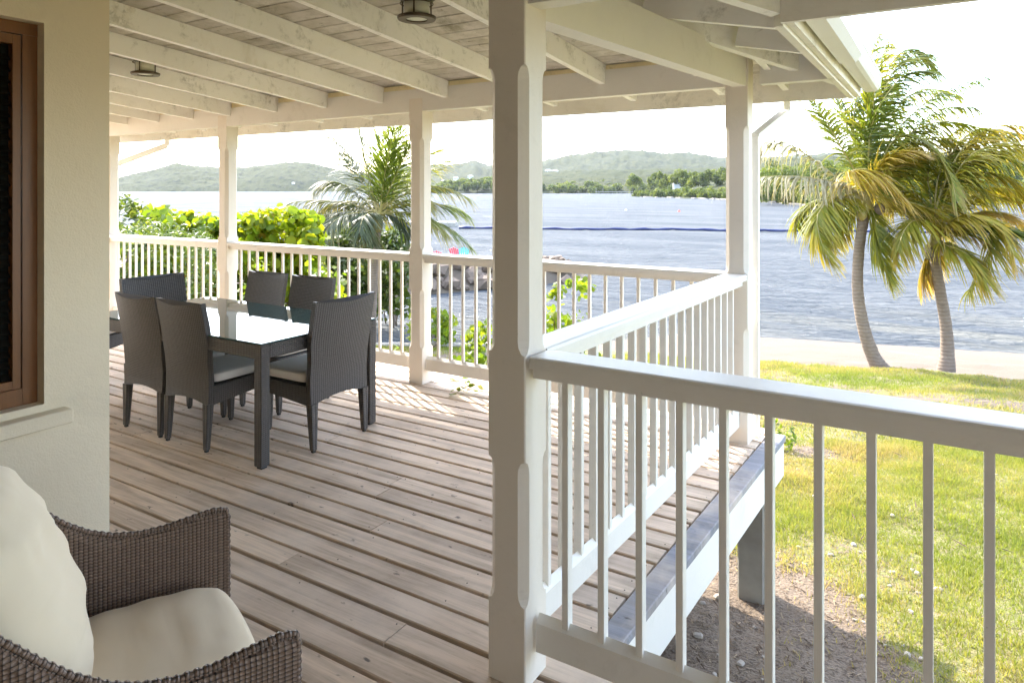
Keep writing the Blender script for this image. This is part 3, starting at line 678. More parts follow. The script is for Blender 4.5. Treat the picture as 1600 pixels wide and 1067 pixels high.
# railings
CAP = [(-.071, -.038), (.071, -.038), (.073, -.012), (.069, -.003), (.06, 0), (-.06, 0), (-.069, -.003), (-.073, -.012)]
def railing(a, b_, label, n=None, first=None, pitch=.1275, top=1.10, dp=.017):
    a = np.array([*a, 0.]); b_ = np.array([*b_, 0.]); d = b_ - a; L = np.linalg.norm(d); d /= L; an = math.atan2(d[1], d[0])
    e = empty('railing', a, an); tag(e, label, 'railing', 'white balustrade of the veranda')
    m = MB(); m.prism(CAP, (0.004, 0, top), (L - .004, 0, top)); m.build('cap_rail', M['paint'], e)
    m = MB(); m.prism([(-.045, -.036), (.045, -.036), (.045, 0), (-.045, 0)], (0.002, 0, top - .0385), (L - .002, 0, top - .0385)); m.build('sub_rail', M['paint'], e)
    m = MB(); m.prism([(-.024, -.056), (.024, -.056), (.024, .040), (0, .064), (-.024, .040)], (0.002, 0, .165), (L - .002, 0, .165)); m.build('bottom_rail', M['paint'], e)
    if first is None: n = int(L / pitch - .35); first = (L - (n - 1) * pitch) / 2
    mesh = None
    for k in range(n):
        x = first + k * pitch
        if mesh is None:
            m = MB(); m.box(-.0112, .0112, -dp, dp, .2075, top - .0745, .0015); o = m.build('baluster', M['paint'], e); mesh = o.data
        else: o = link('baluster', mesh, e)
        o.location = (x, 0, 0); o.rotation_euler = (0, 0, random.uniform(-.012, .012))
    return e
hw = PW / 2
railing((P4[0] + hw + .012, 2.055), (P4[0] + hw + .012 + 3.9, 2.055), 'near white railing running from the large post to the right edge', 30, -1.052 - (P4[0] + hw + .012) + 0.0)
railing((P4[0] + .006, P4[1] + hw), (P3[0] - .004, P3[1] - hw), 'white railing between the near post and the far right corner post')
railing((-3.822 + hw, 4.715), (P3[0] - hw, 4.715), 'far white railing bay between the palm-side post and the corner post', dp=.0105)
railing((-6.415 + hw, 4.715), (-3.822 - hw, 4.715), 'far white railing bay behind the dining table, under the palm', dp=.0105)
railing((-8.66 + hw, 4.715), (-6.415 - hw, 4.715), 'far white railing bay at the left, beside the cream wall', dp=.0105)

# ------------------------------------------------------------------ roof
EY = 5.28; EX = -0.51; NY = 2.74; ZE = 2.345; AX, AY = -3.39, -1.39
SLF = 0.0935; SLR = SLF * (5.30 - AY) / (-.48 - AX); SLN = SLF * (5.30 - AY) / (2.75 - AY)
def zF(y): return ZE + SLF * (5.30 - y)
def zR(x): return ZE + SLR * (-0.48 - x)
def zN(y): return ZE + SLN * (2.75 - y)
RH = 0.14
roof = empty('veranda_roof'); tag(roof, 'white painted veranda roof with open rafters, boards and gutter', 'roof')
def rafter(p0, p1, w=.044, h=RH, name='rafter', mat=None):
    b = MB(); b.prism([(-w / 2, 0), (w / 2, 0), (w / 2, h), (-w / 2, h)], p0, p1); return b.build(name, mat or M['rafter'], roof)
hipS = (5.30 - AY) / (-.48 - AX)          # slope dy/dx of the hip in plan
def hip_x(y): return -.48 + (y - 5.30) / hipS * 1.0 if y < 5.3 else -.48
def hip_y(x): return 5.30 + (x + .48) * hipS
valS = (2.75 - AY) / (-.48 - AX)
def val_y(x): return 2.75 + (x + .48) * valS
XR_ = [-1.40, -2.094, -2.80, -3.505, -4.212, -4.898, -5.586, -6.30, -6.93, -7.56, -8.187, -8.85, -9.5]
for x in XR_:
    yl = max(hip_y(x) + .05, 1.86 if x < -3.39 else -10)
    rafter((x, EY - .03, zF(EY - .03)), (x, yl, zF(yl)))
for x in (-.95, ): rafter((x, EY - .03, zF(EY - .03)), (x, hip_y(x) + .05, zF(hip_y(x) + .05)))
for y in (4.72, 4.036, 3.36, 2.70, 2.0, 1.3, .6, 0.05):
    xa = EX + .0; xa2 = xa if y > 2.72 else (y - 2.75) / valS - .48
    xb = hip_x(y) + .03
    if xa2 - xb > .15: rafter((xa2 - .03, y, zR(xa2 - .03)), (xb, y, zR(xb)))
for x in (-.10, .60, 1.3, 2.0, 2.7): rafter((x, NY - .03, zN(NY - .03)), (x, -1.1, zN(-1.1)))
rafter((EX + .0, 5.30, ZE - .02), (-3.3, hip_y(-3.3), zF(hip_y(-3.3)) + .0), .05, .17, 'hip_rafter')
rafter((EX - .02, 2.73, ZE - .05), (-2.2, val_y(-2.2), zR(-2.2) - .03), .05, .18, 'valley_rafter')
# beams
def beam(p0, p1, w=.09, h=.19, nm='beam', mat=None):
    b = MB(); b.prism([(-w / 2, 0), (w / 2, 0), (w / 2, h), (-w / 2, h)], p0, p1); return b.build(nm, mat or M['beam'], roof)
beam((-10.3, 4.69, 2.285), (-1.19, 4.69, 2.322)); beam((-1.0, 4.69, 2.322), (-.53, 4.69, 2.322))
beam((P4[0] + .02, P4[1] + hw - .01, 2.235), (P3[0] + .02, P3[1] - hw + .01, 2.315), .085, .20)
beam((P4[0] + hw - .01, 2.045, 2.262), (5.6, 2.045, 2.27))
for a, b_ in zip(XR_[1:], XR_): pass
xs = sorted(XR_); 
for a, b_ in zip(xs, xs[1:]):
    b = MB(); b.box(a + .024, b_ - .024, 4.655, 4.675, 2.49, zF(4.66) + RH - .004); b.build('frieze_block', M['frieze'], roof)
# fascia boards
b = MB(); b.box(-10.3, EX + .0, EY, EY + .03, 2.275, 2.50); b.build('fascia', M['fascia'], roof)
b = MB(); b.box(EX, EX + .03, NY + .0, EY + .03, 2.278, 2.50); b.build('fascia', M['fascia'], roof)
b = MB(); b.box(EX - .035, EX - .002, NY + .035, EY - .01, 2.262, 2.42); b.build('inner_fascia', M['fascia'], roof)
b = MB(); b.box(EX + .0, 5.9, NY - .03, NY, 2.262, 2.50); b.build('fascia', M['beam'], roof)
# gutters: chamfered box section with end cap and joint collar
GP = [(-.055, .105), (-.055, .03), (-.045, .008), (-.028, 0), (.022, 0), (.042, .010), (.056, .032), (.060, .07), (.060, .09), (.066, .094), (.066, .105)]
b = MB(); b.prism(GP, (EX + .09, NY + .02, 2.315), (EX + .09, EY + .10, 2.315)); b.build('gutter', M['gutter'], roof)
GC = [(-.062, .115), (-.062, .025), (-.04, -.007), (.034, -.007), (.066, .03), (.07, .115)]
b = MB(); b.prism(GC, (EX + .09, 2.81, 2.315), (EX + .09, 4.02, 2.312)); b.build('gutter_joint', M['gutter'], roof)
b = MB(); b.prism([(-a, c) for a, c in GP][::-1], (-10.3, EY + .09, 2.315), (EX + .03, EY + .09, 2.315)); b.build('gutter', M['gutter'], roof)
# ceiling boards
random.seed(5)
def ceil_board(p0, p1, up, w, name='ceiling_board'):
    p0 = np.array(p0); p1 = np.array(p1); c = (p0 + p1) / 2; b = MB(); h = w / 2
    b.prism([(-h, 0), (h - .003, 0), (h, .004), (h, .016), (-h, .016)], p0 - c, p1 - c, up); o = b.build(name, M['ceiling'], roof); o.location = tuple(c); return o
pc = .142
k = 0; y = EY - .04
upF = (0, SLF, 1); 
while y > -1.1:
    z = zF(y) + RH + .003; x0 = -10.25; x1 = hip_x(y) - .01 if y < 5.3 else EX
    if y < 1.9 : x0 = -3.35
    if x1 - x0 > .12:
        cuts = [x0] + [q - .0 for q in xs if x0 + .5 < q < x1 - .4 and random.random() < .22] + [x1]
        for a, b_ in zip(cuts, cuts[1:]): ceil_board((a + .001, y, z), (b_ - .001, y, z), upF, pc - random.uniform(.010, .014))
    y -= pc; k += 1
x = EX - .05
while x > -3.3:
    z = zR(x) + RH + .003; ya = min(EY, hip_y(x)) if x > -.48 else hip_y(x); yb = val_y(x)
    if ya - yb > .1: ceil_board((x, yb, z), (x, ya, z), (SLR, 0, 1), pc - random.uniform(.010, .014))
    x -= pc
y = NY - .05
while y > -.1:
    z = zN(y) + RH + .003; x0 = (y - 2.75) / valS - .48 + .01; ceil_board((x0, y, z), (5.8, y, z), (0, SLN, 1), pc - .005); y -= pc
def slab(name, pts, th, mat, parent):
    n = len(pts); b = MB(); lo = [tuple(p) for p in pts]; hi = [(p[0], p[1], p[2] + th) for p in pts]
    b.add(lo + hi, [tuple(range(n))[::-1], tuple(range(n, 2 * n))] + [(i, (i + 1) % n, n + (i + 1) % n, n + i) for i in range(n)]); return b.build(name, mat, parent)
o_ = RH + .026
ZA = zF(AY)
slab('gap_shade_sheet', [(-10.4, EY + .06, zF(EY + .06) + o_), (-.44, EY + .06, zF(EY + .06) + o_), (AX, AY, ZA + o_), (-10.4, AY, ZA + o_)], .03, M['gap_shade'], roof)  # added dark sheet above the boards, makes the gaps between them read dark
slab('gap_shade_sheet', [(-.42, EY + .06, zR(-.42) + o_), (-.42, 2.79, zR(-.42) + o_), (AX, AY, ZA + o_)], .03, M['gap_shade'], roof)
slab('gap_shade_sheet', [(-.42, 2.83, zN(2.83) + o_), (5.9, 2.83, zN(2.83) + o_), (5.9, AY, ZA + o_), (AX, AY, ZA + o_)], .03, M['gap_shade'], roof)

o_ += .034
slab('roof_sheet', [(-10.4, EY + .06, zF(EY + .06) + o_), (-.44, EY + .06, zF(EY + .06) + o_), (AX, AY, ZA + o_), (-10.4, AY, ZA + o_)], .03, M['roofmetal'], roof)
slab('roof_sheet', [(-.42, EY + .06, zR(-.42) + o_), (-.42, 2.79, zR(-.42) + o_), (AX, AY, ZA + o_)], .03, M['roofmetal'], roof)
slab('roof_sheet', [(-.42, 2.83, zN(2.83) + o_), (5.9, 2.83, zN(2.83) + o_), (5.9, AY, ZA + o_), (AX, AY, ZA + o_)], .03, M['roofmetal'], roof)

# downpipes
def pipe(pts, r_, label):
    e = empty('downpipe', pts[0]); tag(e, label, 'downpipe', 'white downpipes from the far gutter'); p = [np.array(q) - np.array(pts[0]) for q in pts]
    b = MB(); b.prism([(-r_, -r_), (r_, -r_), (r_, r_), (-r_, r_)], p[0], p[1], (.2, .1, 1)); b.build('outlet', M['paint'], e)
    b = MB(); b.prism([(-r_, -r_), (r_, -r_), (r_, r_), (-r_, r_)], p[1], p[2], (.2, .1, 1)); b.build('elbow', M['paint'], e)
    b = MB(); b.prism([(-r_, -r_), (r_, -r_), (r_, r_), (-r_, r_)], p[2], p[3], (1, 0, 0)); b.build('pipe', M['paint'], e)
pipe([(-.98, 5.42, 2.32), (-.98, 5.42, 2.22), (-1.07, 4.84, 2.0), (-1.07, 4.84, -.3)], .024, 'white downpipe slanting from the eave to the back of the corner post')
pipe([(-8.50, 5.36, 2.32), (-8.50, 5.36, 2.22), (-9.32, 5.0, 1.92), (-9.32, 5.0, -.3)], .03, 'white downpipe slanting from the eave at the far left, beside the wall')

# ceiling lamps
def lamp(x, y, z, zc, label):
    e = empty('ceiling_lamp', (x, y, z)); tag(e, label, 'ceiling lamp', 'bronze caged lamps under the ceiling boards')
    R_ = lambda r_, zz, n=28: [(r_ * cos(2 * pi * k / n), r_ * sin(2 * pi * k / n), zz) for k in range(n)]
    H_ = zc - z
    b = MB(); b.loft([R_(.115, H_), R_(.115, H_ - .012), R_(.10, H_ - .022), R_(.10, H_ - .03), R_(.085, H_ - .04)]); b.build('canopy', M['bronze'], e, False)
    b = MB(); b.loft([R_(.068, .012), R_(.068, H_ - .035)]); b.build('glass_shade', M['lampglass'], e, True)
    b = MB(); b.loft([R_(.058, -.003), R_(.10, -.003), R_(.104, .004), R_(.104, .014), R_(.075, .022), R_(.058, .022), R_(.058, -.003)], False); b.build('bottom_ring', M['bronze'], e)
    b = MB(); b.loft([R_(.058, .004), R_(.02, .0)], True); b.build('lens', M['lampglass'], e)
    for q in range(4):
        a = q * pi / 2 + .5; b = MB(); b.tube([(.078 * cos(a), .078 * sin(a), .018), (.078 * cos(a), .078 * sin(a), H_ - .03)], .0045, 6); b.build('cage_bar', M['bronze'], e)
    for zz in (H_ * .6,):
        b = MB(); n = 28; b.tube([(.088 * cos(2 * pi * k / n), .088 * sin(2 * pi * k / n), zz) for k in range(n + 1)], .004, 6); b.build('cage_ring', M['bronze'], e)
lamp(-2.42, 2.95, 2.565, zF(2.95) + RH, 'round bronze caged lamp at the top centre, larger in view')
lamp(-5.26, 3.13, 2.535, zF(3.13) + RH, 'round bronze caged lamp nearer the cream wall, above the table')

# ------------------------------------------------------------------ house wall with window
house = empty('house', (-3.39, 1.84, 0)); tag(house, 'cream rendered house wall with a dark mahogany window at the left', 'house')
WX = -3.39; L0 = Matrix.Translation((3.39, -1.84, 0))
def hb(name, mat, *a, ch=0.0):
    b = MB(); b.box(*a, ch, L0); return b.build(name, mat, house)
wy1 = 1.555; wy0 = -.35; wz0 = .70; wz1 = 2.385
hb('wall', M['stucco'], -3.75, WX, wy1, 1.84, -.05, 3.15)
hb('wall', M['stucco'], -3.75, WX, -1.3, wy0, -.05, 3.15)
hb('wall', M['stucco'], -3.75, WX, wy0, wy1, -.05, wz0 - .0)
hb('wall', M['stucco'], -3.75, WX, wy0, wy1, wz1, 3.15)
hb('wall', M['stucco'], -10.3, -3.75, 1.64, 1.84, -.05, 3.15)
hb('rear_wall', M['rear'], -3.75, 6.0, -1.55, -1.3, -.05, 3.15)
hb('sill', M['stucco'], -3.42, -3.318, wy0 - .08, 1.645, .605, .668, ch=.006)
hb('lintel_board', M['mahogany'], -3.505, -3.448, wy0, wy1, wz1 - .055, wz1 - .001)  # mahogany head piece of the window frame
hb('window_frame', M['mahogany'], -3.505, -3.448, wy1 - .06, wy1 - .001, wz0 + .001, wz1 - .056)
hb('window_frame', M['mahogany'], -3.505, -3.448, wy0 + .001, wy1 - .061, wz0 + .001, wz0 + .075)
hb('sash', M['mahogany'], -3.498, -3.456, wy1 - .095, wy1 - .064, wz0 + .076, wz1 - .06)
hb('sash', M['mahogany'], -3.498, -3.456, wy0 + .01, wy1 - .096, wz0 + .077, wz0 + .112)
hb('sash', M['mahogany'], -3.498, -3.456, wy0 + .01, wy1 - .096, wz1 - .10, wz1 - .06)
hb('window_screen', M['glassdark'], -3.53, -3.495, wy0, wy1 - .09, wz0 + .1, wz1 - .09)
k = 0
for z in np.arange(wz0 + .13, wz1 - .12, .05):
    b = MB(); b.prism([(-.02, -.003), (.02, -.003), (.02, .003), (-.02, .003)], (-3.488 + 3.39, wy0 - 1.84 + .01, z), (-3.488 + 3.39, wy1 - .097 - 1.84, z), (.75, 0, .65)); b.build('louvre', M['darkwood'], house)

# ------------------------------------------------------------------ dining table and chairs
TX0, TX1, TY0, TY1 = -5.30, -3.405, 2.725, 3.705
tb = empty('dining_table', ((TX0 + TX1) / 2, (TY0 + TY1) / 2, 0)); tag(tb, 'rectangular wicker dining table with a smoked glass top', 'table')
a, c = (TX1 - TX0) / 2, (TY1 - TY0) / 2
b = MB(); b.box(-a + .004, a - .004, -c + .004, c - .004, .732, .742, .002); b.build('glass_top', M['tableglass'], tb)
for sx, sy in ((-1, -1), (1, -1), (-1, 1), (1, 1)):
    b = MB(); x = sx * (a - .033); y = sy * (c - .033); b.box(x - .033, x + .033, y - .033, y + .033, 0.012, .731, .006); b.build('leg', M['wicker'], tb)
    b = MB(); b.box(x - .02, x + .02, y - .02, y + .02, 0, .012); b.build('foot', M['blackfoot'], tb)
for s_ in (-1, 1):
    b = MB(); b.box(-a + .067, a - .067, s_ * (c - .03) - .024, s_ * (c - .03) + .024, .645, .7315, .004); b.build('apron', M['wicker'], tb)
    b = MB(); b.box(s_ * (a - .03) - .024, s_ * (a - .03) + .024, -c + .067, c - .067, .645, .7315, .004); b.build('apron', M['wicker'], tb)
b = MB(); b.box(-a + .06, a - .06, -.03, .03, .66, .725); b.build('crossbar', M['wicker'], tb)
b = MB(); b.box(-.3 - .02, -.3 + .02, -c + .06, c - .06, .66, .725); b.build('crossbar', M['wicker'], tb)

def make_chair(w=.45):
    e = empty('dining_chair'); h = w / 2; D = .245
    # back: curved wicker panel from seat frame to the top, legs taper below
    def bx(z): return -D - .02 - max(0, (z - .42)) * .145 - max(0, (z - .42)) ** 2 * .05
    R_ = []
    nx = 8
    for z in (.285, .36, .45, .56, .68, .80, .90, .935):
        fr = []; bk = []; yb = bx(z); th = .038 if z < .9 else .034
        for k in range(nx + 1):
            u = -1 + 2 * k / nx; x = u * (h - .004 + (.012 if z > .6 else 0)); cv = .028 * u * u * min(1, max(0, (z - .3) / .4)); zz = z + (.018 * (1 - u * u) * -1 + .018 * 0 if z > .92 else 0) + (0.007 * abs(u) if z > .92 else 0)
            if z < .3: zz = z + .035 * (1 - u * u)
            fr.append((x, yb + th + cv, zz)); bk.append((x, yb + cv, zz))
        R_.append(fr + bk[::-1])
    b = MB(); b.loft(R_); b.build('backrest', M['wicker'], e)
    # seat frame
    for s_ in (-1, 1):
        b = MB(); x = s_ * (h - .022); b.add([(x + .02, -D + .02, .29), (x - .02, -D + .02, .29), (x - .02, D, .33), (x + .02, D, .33), (x + .02, -D + .02, .405), (x - .02, -D + .02, .405), (x - .02, D, .415), (x + .02, D, .415)], [(0, 1, 2, 3), (4, 7, 6, 5), (0, 3, 7, 4), (1, 5, 6, 2), (3, 2, 6, 7), (0, 4, 5, 1)],
            [[(0, 0)] * 4, [(0, 0), (.1, 0), (.1, .5), (0, .5)], [(0, .29), (.5, .33), (.5, .41), (0, .4)], [(0, .29), (0, .4), (.5, .41), (.5, .33)], [(0, 0), (.04, 0), (.04, .08), (0, .08)], [(0, 0), (.04, 0), (.04, .08), (0, .08)]]); b.build('seat_rail', M['wicker'], e)
    b = MB(); b.box(-h + .043, h - .043, D - .04, D, .335, .414, .004); b.build('seat_rail', M['wicker'], e)
    b = MB(); b.box(-h + .043, h - .043, -D + .03, D - .041, .37, .40); b.build('seat_deck', M['wicker'], e)
    # legs
    for sx in (-1, 1):
        for sy, y0, zt in ((1, D - .024, .332), (-1, -D - .004, .30)):
            t0 = .024; t1 = .0145; dy = -.012 if sy < 0 else 0
            def ring(x, y, t_, z): return [(x - t_, y - t_, z), (x + t_, y - t_, z), (x + t_, y + t_, z), (x - t_, y + t_, z)]
            x = sx * (h - .0245); b = MB(); b.loft([ring(x, y0 + dy, t1, .015), ring(x, y0, t0, zt)]); b.build('leg', M['wicker'], e)
            b = MB(); b.loft([ring(x, y0 + dy, .010, 0), ring(x, y0 + dy, .010, .015)]); b.build('foot', M['blackfoot'], e)
    # cushion
    bm = bmesh.new(); bmesh.ops.create_cube(bm, size=1); bmesh.ops.bevel(bm, geom=bm.edges[:], offset=.16, segments=3, affect='EDGES', profile=.6)
    for v in bm.verts:
        u, q = v.co.x * 2, v.co.y * 2; v.co.x *= w - .03; v.co.y *= .46; v.co.z = v.co.z * .06 + (.012 * (1 - u * u) * (1 - q * q) if v.co.z > 0 else 0)
        v.co += Vector((0, .02, .448))
    me = bpy.data.meshes.new('cushion'); bm.to_mesh(me); bm.free(); me.polygons.foreach_set('use_smooth', [True] * len(me.polygons)); me.materials.append(M['greycushion']); link('cushion', me, e)
    return e
def kids(o): return [q for q in bpy.data.objects if q.parent == o]
def copy_tree(o, parent=None):
    c = o.copy(); C.objects.link(c); c.parent = parent
    for q in kids(o): copy_tree(q, c)
    return c
proto = make_chair()
GRP = 'wicker dining chairs round the glass table'
spots = [(-4.64, 3.005, 0, 'wicker dining chair on the near long side of the table, the one nearer the wall'),
         (-4.145, 3.0, 0, 'wicker dining chair on the near long side, the one nearer the visible table leg'),
         (-4.915, 3.70, pi, 'wicker dining chair on the far long side, left one against the railing'),
         (-4.345, 3.69, pi, 'wicker dining chair on the far long side, right one against the railing'),
         (-3.625, 3.315, pi / 2, 'large wicker dining chair at the right end of the table, back towards the deck'),
         (-5.135, 3.30, -pi / 2, 'wicker dining chair at the left end of the table, its back rising over the others'),
         (-6.25, 3.32, .25, 'wicker dining chair standing apart, almost hidden behind the cream wall edge')]
for i, (x, y, rz, lb) in enumerate(spots):
    o = proto if i == 0 else copy_tree(proto)
    o.location = (x, y, 0); o.rotation_euler = (0, 0, rz + random.uniform(-.02, .02)); tag(o, lb, 'chair', GRP)
    if i in (4, 5): o.scale = (1.13, 1.0, 1.01)

# ------------------------------------------------------------------ armchair in the foreground
AF = np.array([-1.955, 1.422]); AN = np.array([-1.287, 1.114]); wv = AN - AF; AW = float(np.linalg.norm(wv)); wv /= AW
back = np.array([wv[1], -wv[0]]); back = back if back[1] < 0 else -back
# local frame: x from far arm to near arm, y = towards the back
mid = (AF + AN) / 2; ang = math.atan2(wv[1], wv[0])
ac = empty('armchair', (mid[0], mid[1], 0), ang); tag(ac, 'dark wicker armchair with cream cushions in the left foreground', 'armchair')
sgn = 1 if (np.dot(back, [-wv[1], wv[0]]) > 0) else -1
prof = [(-.005, .618), (.03, .624), (.10, .616), (.17, .607), (.24, .607), (.31, .620), (.37, .645), (.43, .685), (.49, .74), (.55, .80), (.60, .84), (.66, .86)]
def arm(x_in, x_out, nm='arm'):
    rings = []
    for s_, z in prof:
        zb = .12 + .0 * s_; y = s_ * sgn; bl = .02 * s_
        zs_ = [zb, .25, .38, .5, z - .02, z - .004, z]
        inner = [(x_in, y, q) for q in zs_[:-2]] + [(x_in + (x_out - x_in) * .15, y, z - .003)]
        outer = [(x_out - (x_out - x_in) * .15, y, z - .003)] + [(x_out + (x_out - x_in) * .3 * (1 - q / .62) * 0, y, q) for q in zs_[:-2]][::-1]
        rings.append(inner + [((x_in + x_out) / 2, y, z + .003)] + outer)
    b = MB(); n = len(rings[0]); fs = []; U = []
    vs = [p for r_ in rings for p in r_]
    per = [0]
    for i in range(n): p, q = rings[0][i], rings[0][(i + 1) % n]; per.append(per[-1] + math.dist(p, q))
    for k in range(len(rings) - 1):
        for i in range(n):
            j = (i + 1) % n; fs.append((k * n + i, k * n + j, (k + 1) * n + j, (k + 1) * n + i))
            y0, y1 = abs(rings[k][0][1]), abs(rings[k + 1][0][1]); 
            U.append([(y0, rings[k][i][2]), (y0, rings[k][j][2]), (y1, rings[k + 1][j][2]), (y1, rings[k + 1][i][2])])
    fs.append(tuple(range(n - 1, -1, -1))); U.append([(rings[0][q][0], rings[0][q][2]) for q in range(n - 1, -1, -1)])
    fs.append(tuple((len(rings) - 1) * n + q for q in range(n))); U.append([(rings[-1][q][0], rings[-1][q][2]) for q in range(n)])
    b.add(vs, fs, U); b.build(nm, M['wicker_dark'], ac)
    # braided edge along the top and down the front
    xm = (x_in + x_out) / 2; b = MB(); path = [(xm, s_ * sgn, z + .004) for s_, z in prof]; path = [(xm, prof[0][0] * sgn - .006 * sgn, q) for q in (.13, .25, .38, .5, .6)] + path
    dense = []
    for p, q in zip(path, path[1:]):
        m_ = max(1, int(math.dist(p, q) / .0035)); dense += [tuple(p[i] + (q[i] - p[i]) * k / m_ for i in range(3)) for k in range(m_)]
    b.tube(dense, [.0105 + .0016 * sin(k * 1.15) for k in range(len(dense))], 8); b.build('braided_edge', M['wicker_dark'], ac, True)
arm(-AW / 2 + .012, -AW / 2 - .030); arm(AW / 2 - .012, AW / 2 + .030)
b = MB(); b.box(-AW / 2 + .02, AW / 2 - .02, min(0, .03 * sgn), max(0, .03 * sgn) , .12, .30, .006); b.build('front_panel', M['wicker_dark'], ac)
b = MB(); ya, yb = .02 * sgn, .66 * sgn; b.box(-AW / 2 + .013, AW / 2 - .013, min(ya, yb), max(ya, yb), .27, .30); b.build('seat_deck', M['wicker_dark'], ac)
b = MB(); b.prism([(-AW / 2 + .014, 0), (AW / 2 - .014, 0), (AW / 2 - .014, .62), (AW / 2 - .1, .66), (-AW / 2 + .1, .66), (-AW / 2 + .014, .62)], (0, .60 * sgn, .26), (0, .645 * sgn, .25), (0, .12 * sgn, 1)); b.build('back_panel', M['wicker_dark'], ac)
for sx in (-1, 1):
    for y in (.03, .60):
        b = MB(); x = sx * (AW / 2 - .02); t0 = .026; R2 = lambda z, t_: [(x - t_, y * sgn - t_, z), (x + t_, y * sgn - t_, z), (x + t_, y * sgn + t_, z), (x - t_, y * sgn + t_, z)]
        b.loft([R2(0, .017), R2(.125, t0)]); b.build('leg', M['wicker_dark'], ac)
# seat cushion: plump box
def pillow(name, sx, sy, sz, n=34, power=2.6, crown=.03, wob=.006, seed=1, mat=None, parent=None, edge=.5, rnd=.3):
    V_ = []; Fc = []
    g = np.linspace(-1, 1, n)
    def thick(u, v): 
        k = (1 - abs(u) ** power) * (1 - abs(v) ** power); return max(k, 0) ** edge
    top = []; bot = []
    for j, v in enumerate(g):
        for i, u in enumerate(g):
            t_ = thick(u, v); pinch = 1 - .05 * (1 - t_) * 0
            wn_ = float(fbm(np.array(u * 2.0 + seed * 3), np.array(v * 2.0), 1.6, 4, seed)) - .47
            fold = sin(u * 3 + v * 17 + 4 * wn_) * .4 + wn_ * 2.2
            x = u * sx / 2 * (1 - rnd * .5 * v * v * abs(u) ** 3); y = v * sy / 2 * (1 - rnd * .5 * u * u * abs(v) ** 3); z = t_ * sz / 2 + crown * (1 - u * u) * (1 - v * v) + wob * fold * min(1, t_ * 1.2)
            top.append((x, y, z)); bot.append((x, y, -t_ * sz / 2))
    V_ = top + bot; N_ = n * n
    for j in range(n - 1):
        for i in range(n - 1):
            a_ = j * n + i; Fc.append((a_, a_ + 1, a_ + n + 1, a_ + n)); Fc.append((N_ + a_, N_ + a_ + n, N_ + a_ + n + 1, N_ + a_ + 1))
    me = bpy.data.meshes.new(name); me.from_pydata(V_, [], Fc); bm = bmesh.new(); bm.from_mesh(me); bmesh.ops.remove_doubles(bm, verts=bm.verts, dist=.0004); bm.to_mesh(me); bm.free()
    me.polygons.foreach_set('use_smooth', [True] * len(me.polygons)); me.materials.append(mat or M['cream']); me.update(); return link(name, me, parent)
sc_ = pillow('seat_cushion', AW - .045, .60, .15, power=9, crown=.012, wob=.004, seed=3, parent=ac, edge=.42); sc_.location = (0, .285 * sgn, .378)
pl = pillow('back_cushion', AW - .05, .60, .20, power=4.5, crown=.05, wob=.010, seed=6, parent=ac, edge=.5, rnd=.55)
la = radians(20); U_ = Vector((0, sgn * sin(la), cos(la))); N_v = Vector((0, -sgn * cos(la), sin(la))); X_ = U_.cross(N_v)
m3 = Matrix((X_, U_, N_v)).transposed(); pl.rotation_euler = m3.to_euler(); pl.location = (0, .565 * sgn, .70)
n = 72; pts = []
for k in range(n + 1):
    th = 2 * pi * k / n; cx, cy = cos(th), sin(th); q = max(abs(cx), abs(cy)); u, v = cx / q, cy / q
    pts.append(((AW - .05) / 2 * u * (1 - .55 * .5 * v * v * abs(u) ** 3), .30 * v * (1 - .55 * .5 * u * u * abs(v) ** 3), 0))
b = MB(); b.tube(pts, .005, 6); b.build('piping', M['piping'], pl, True)

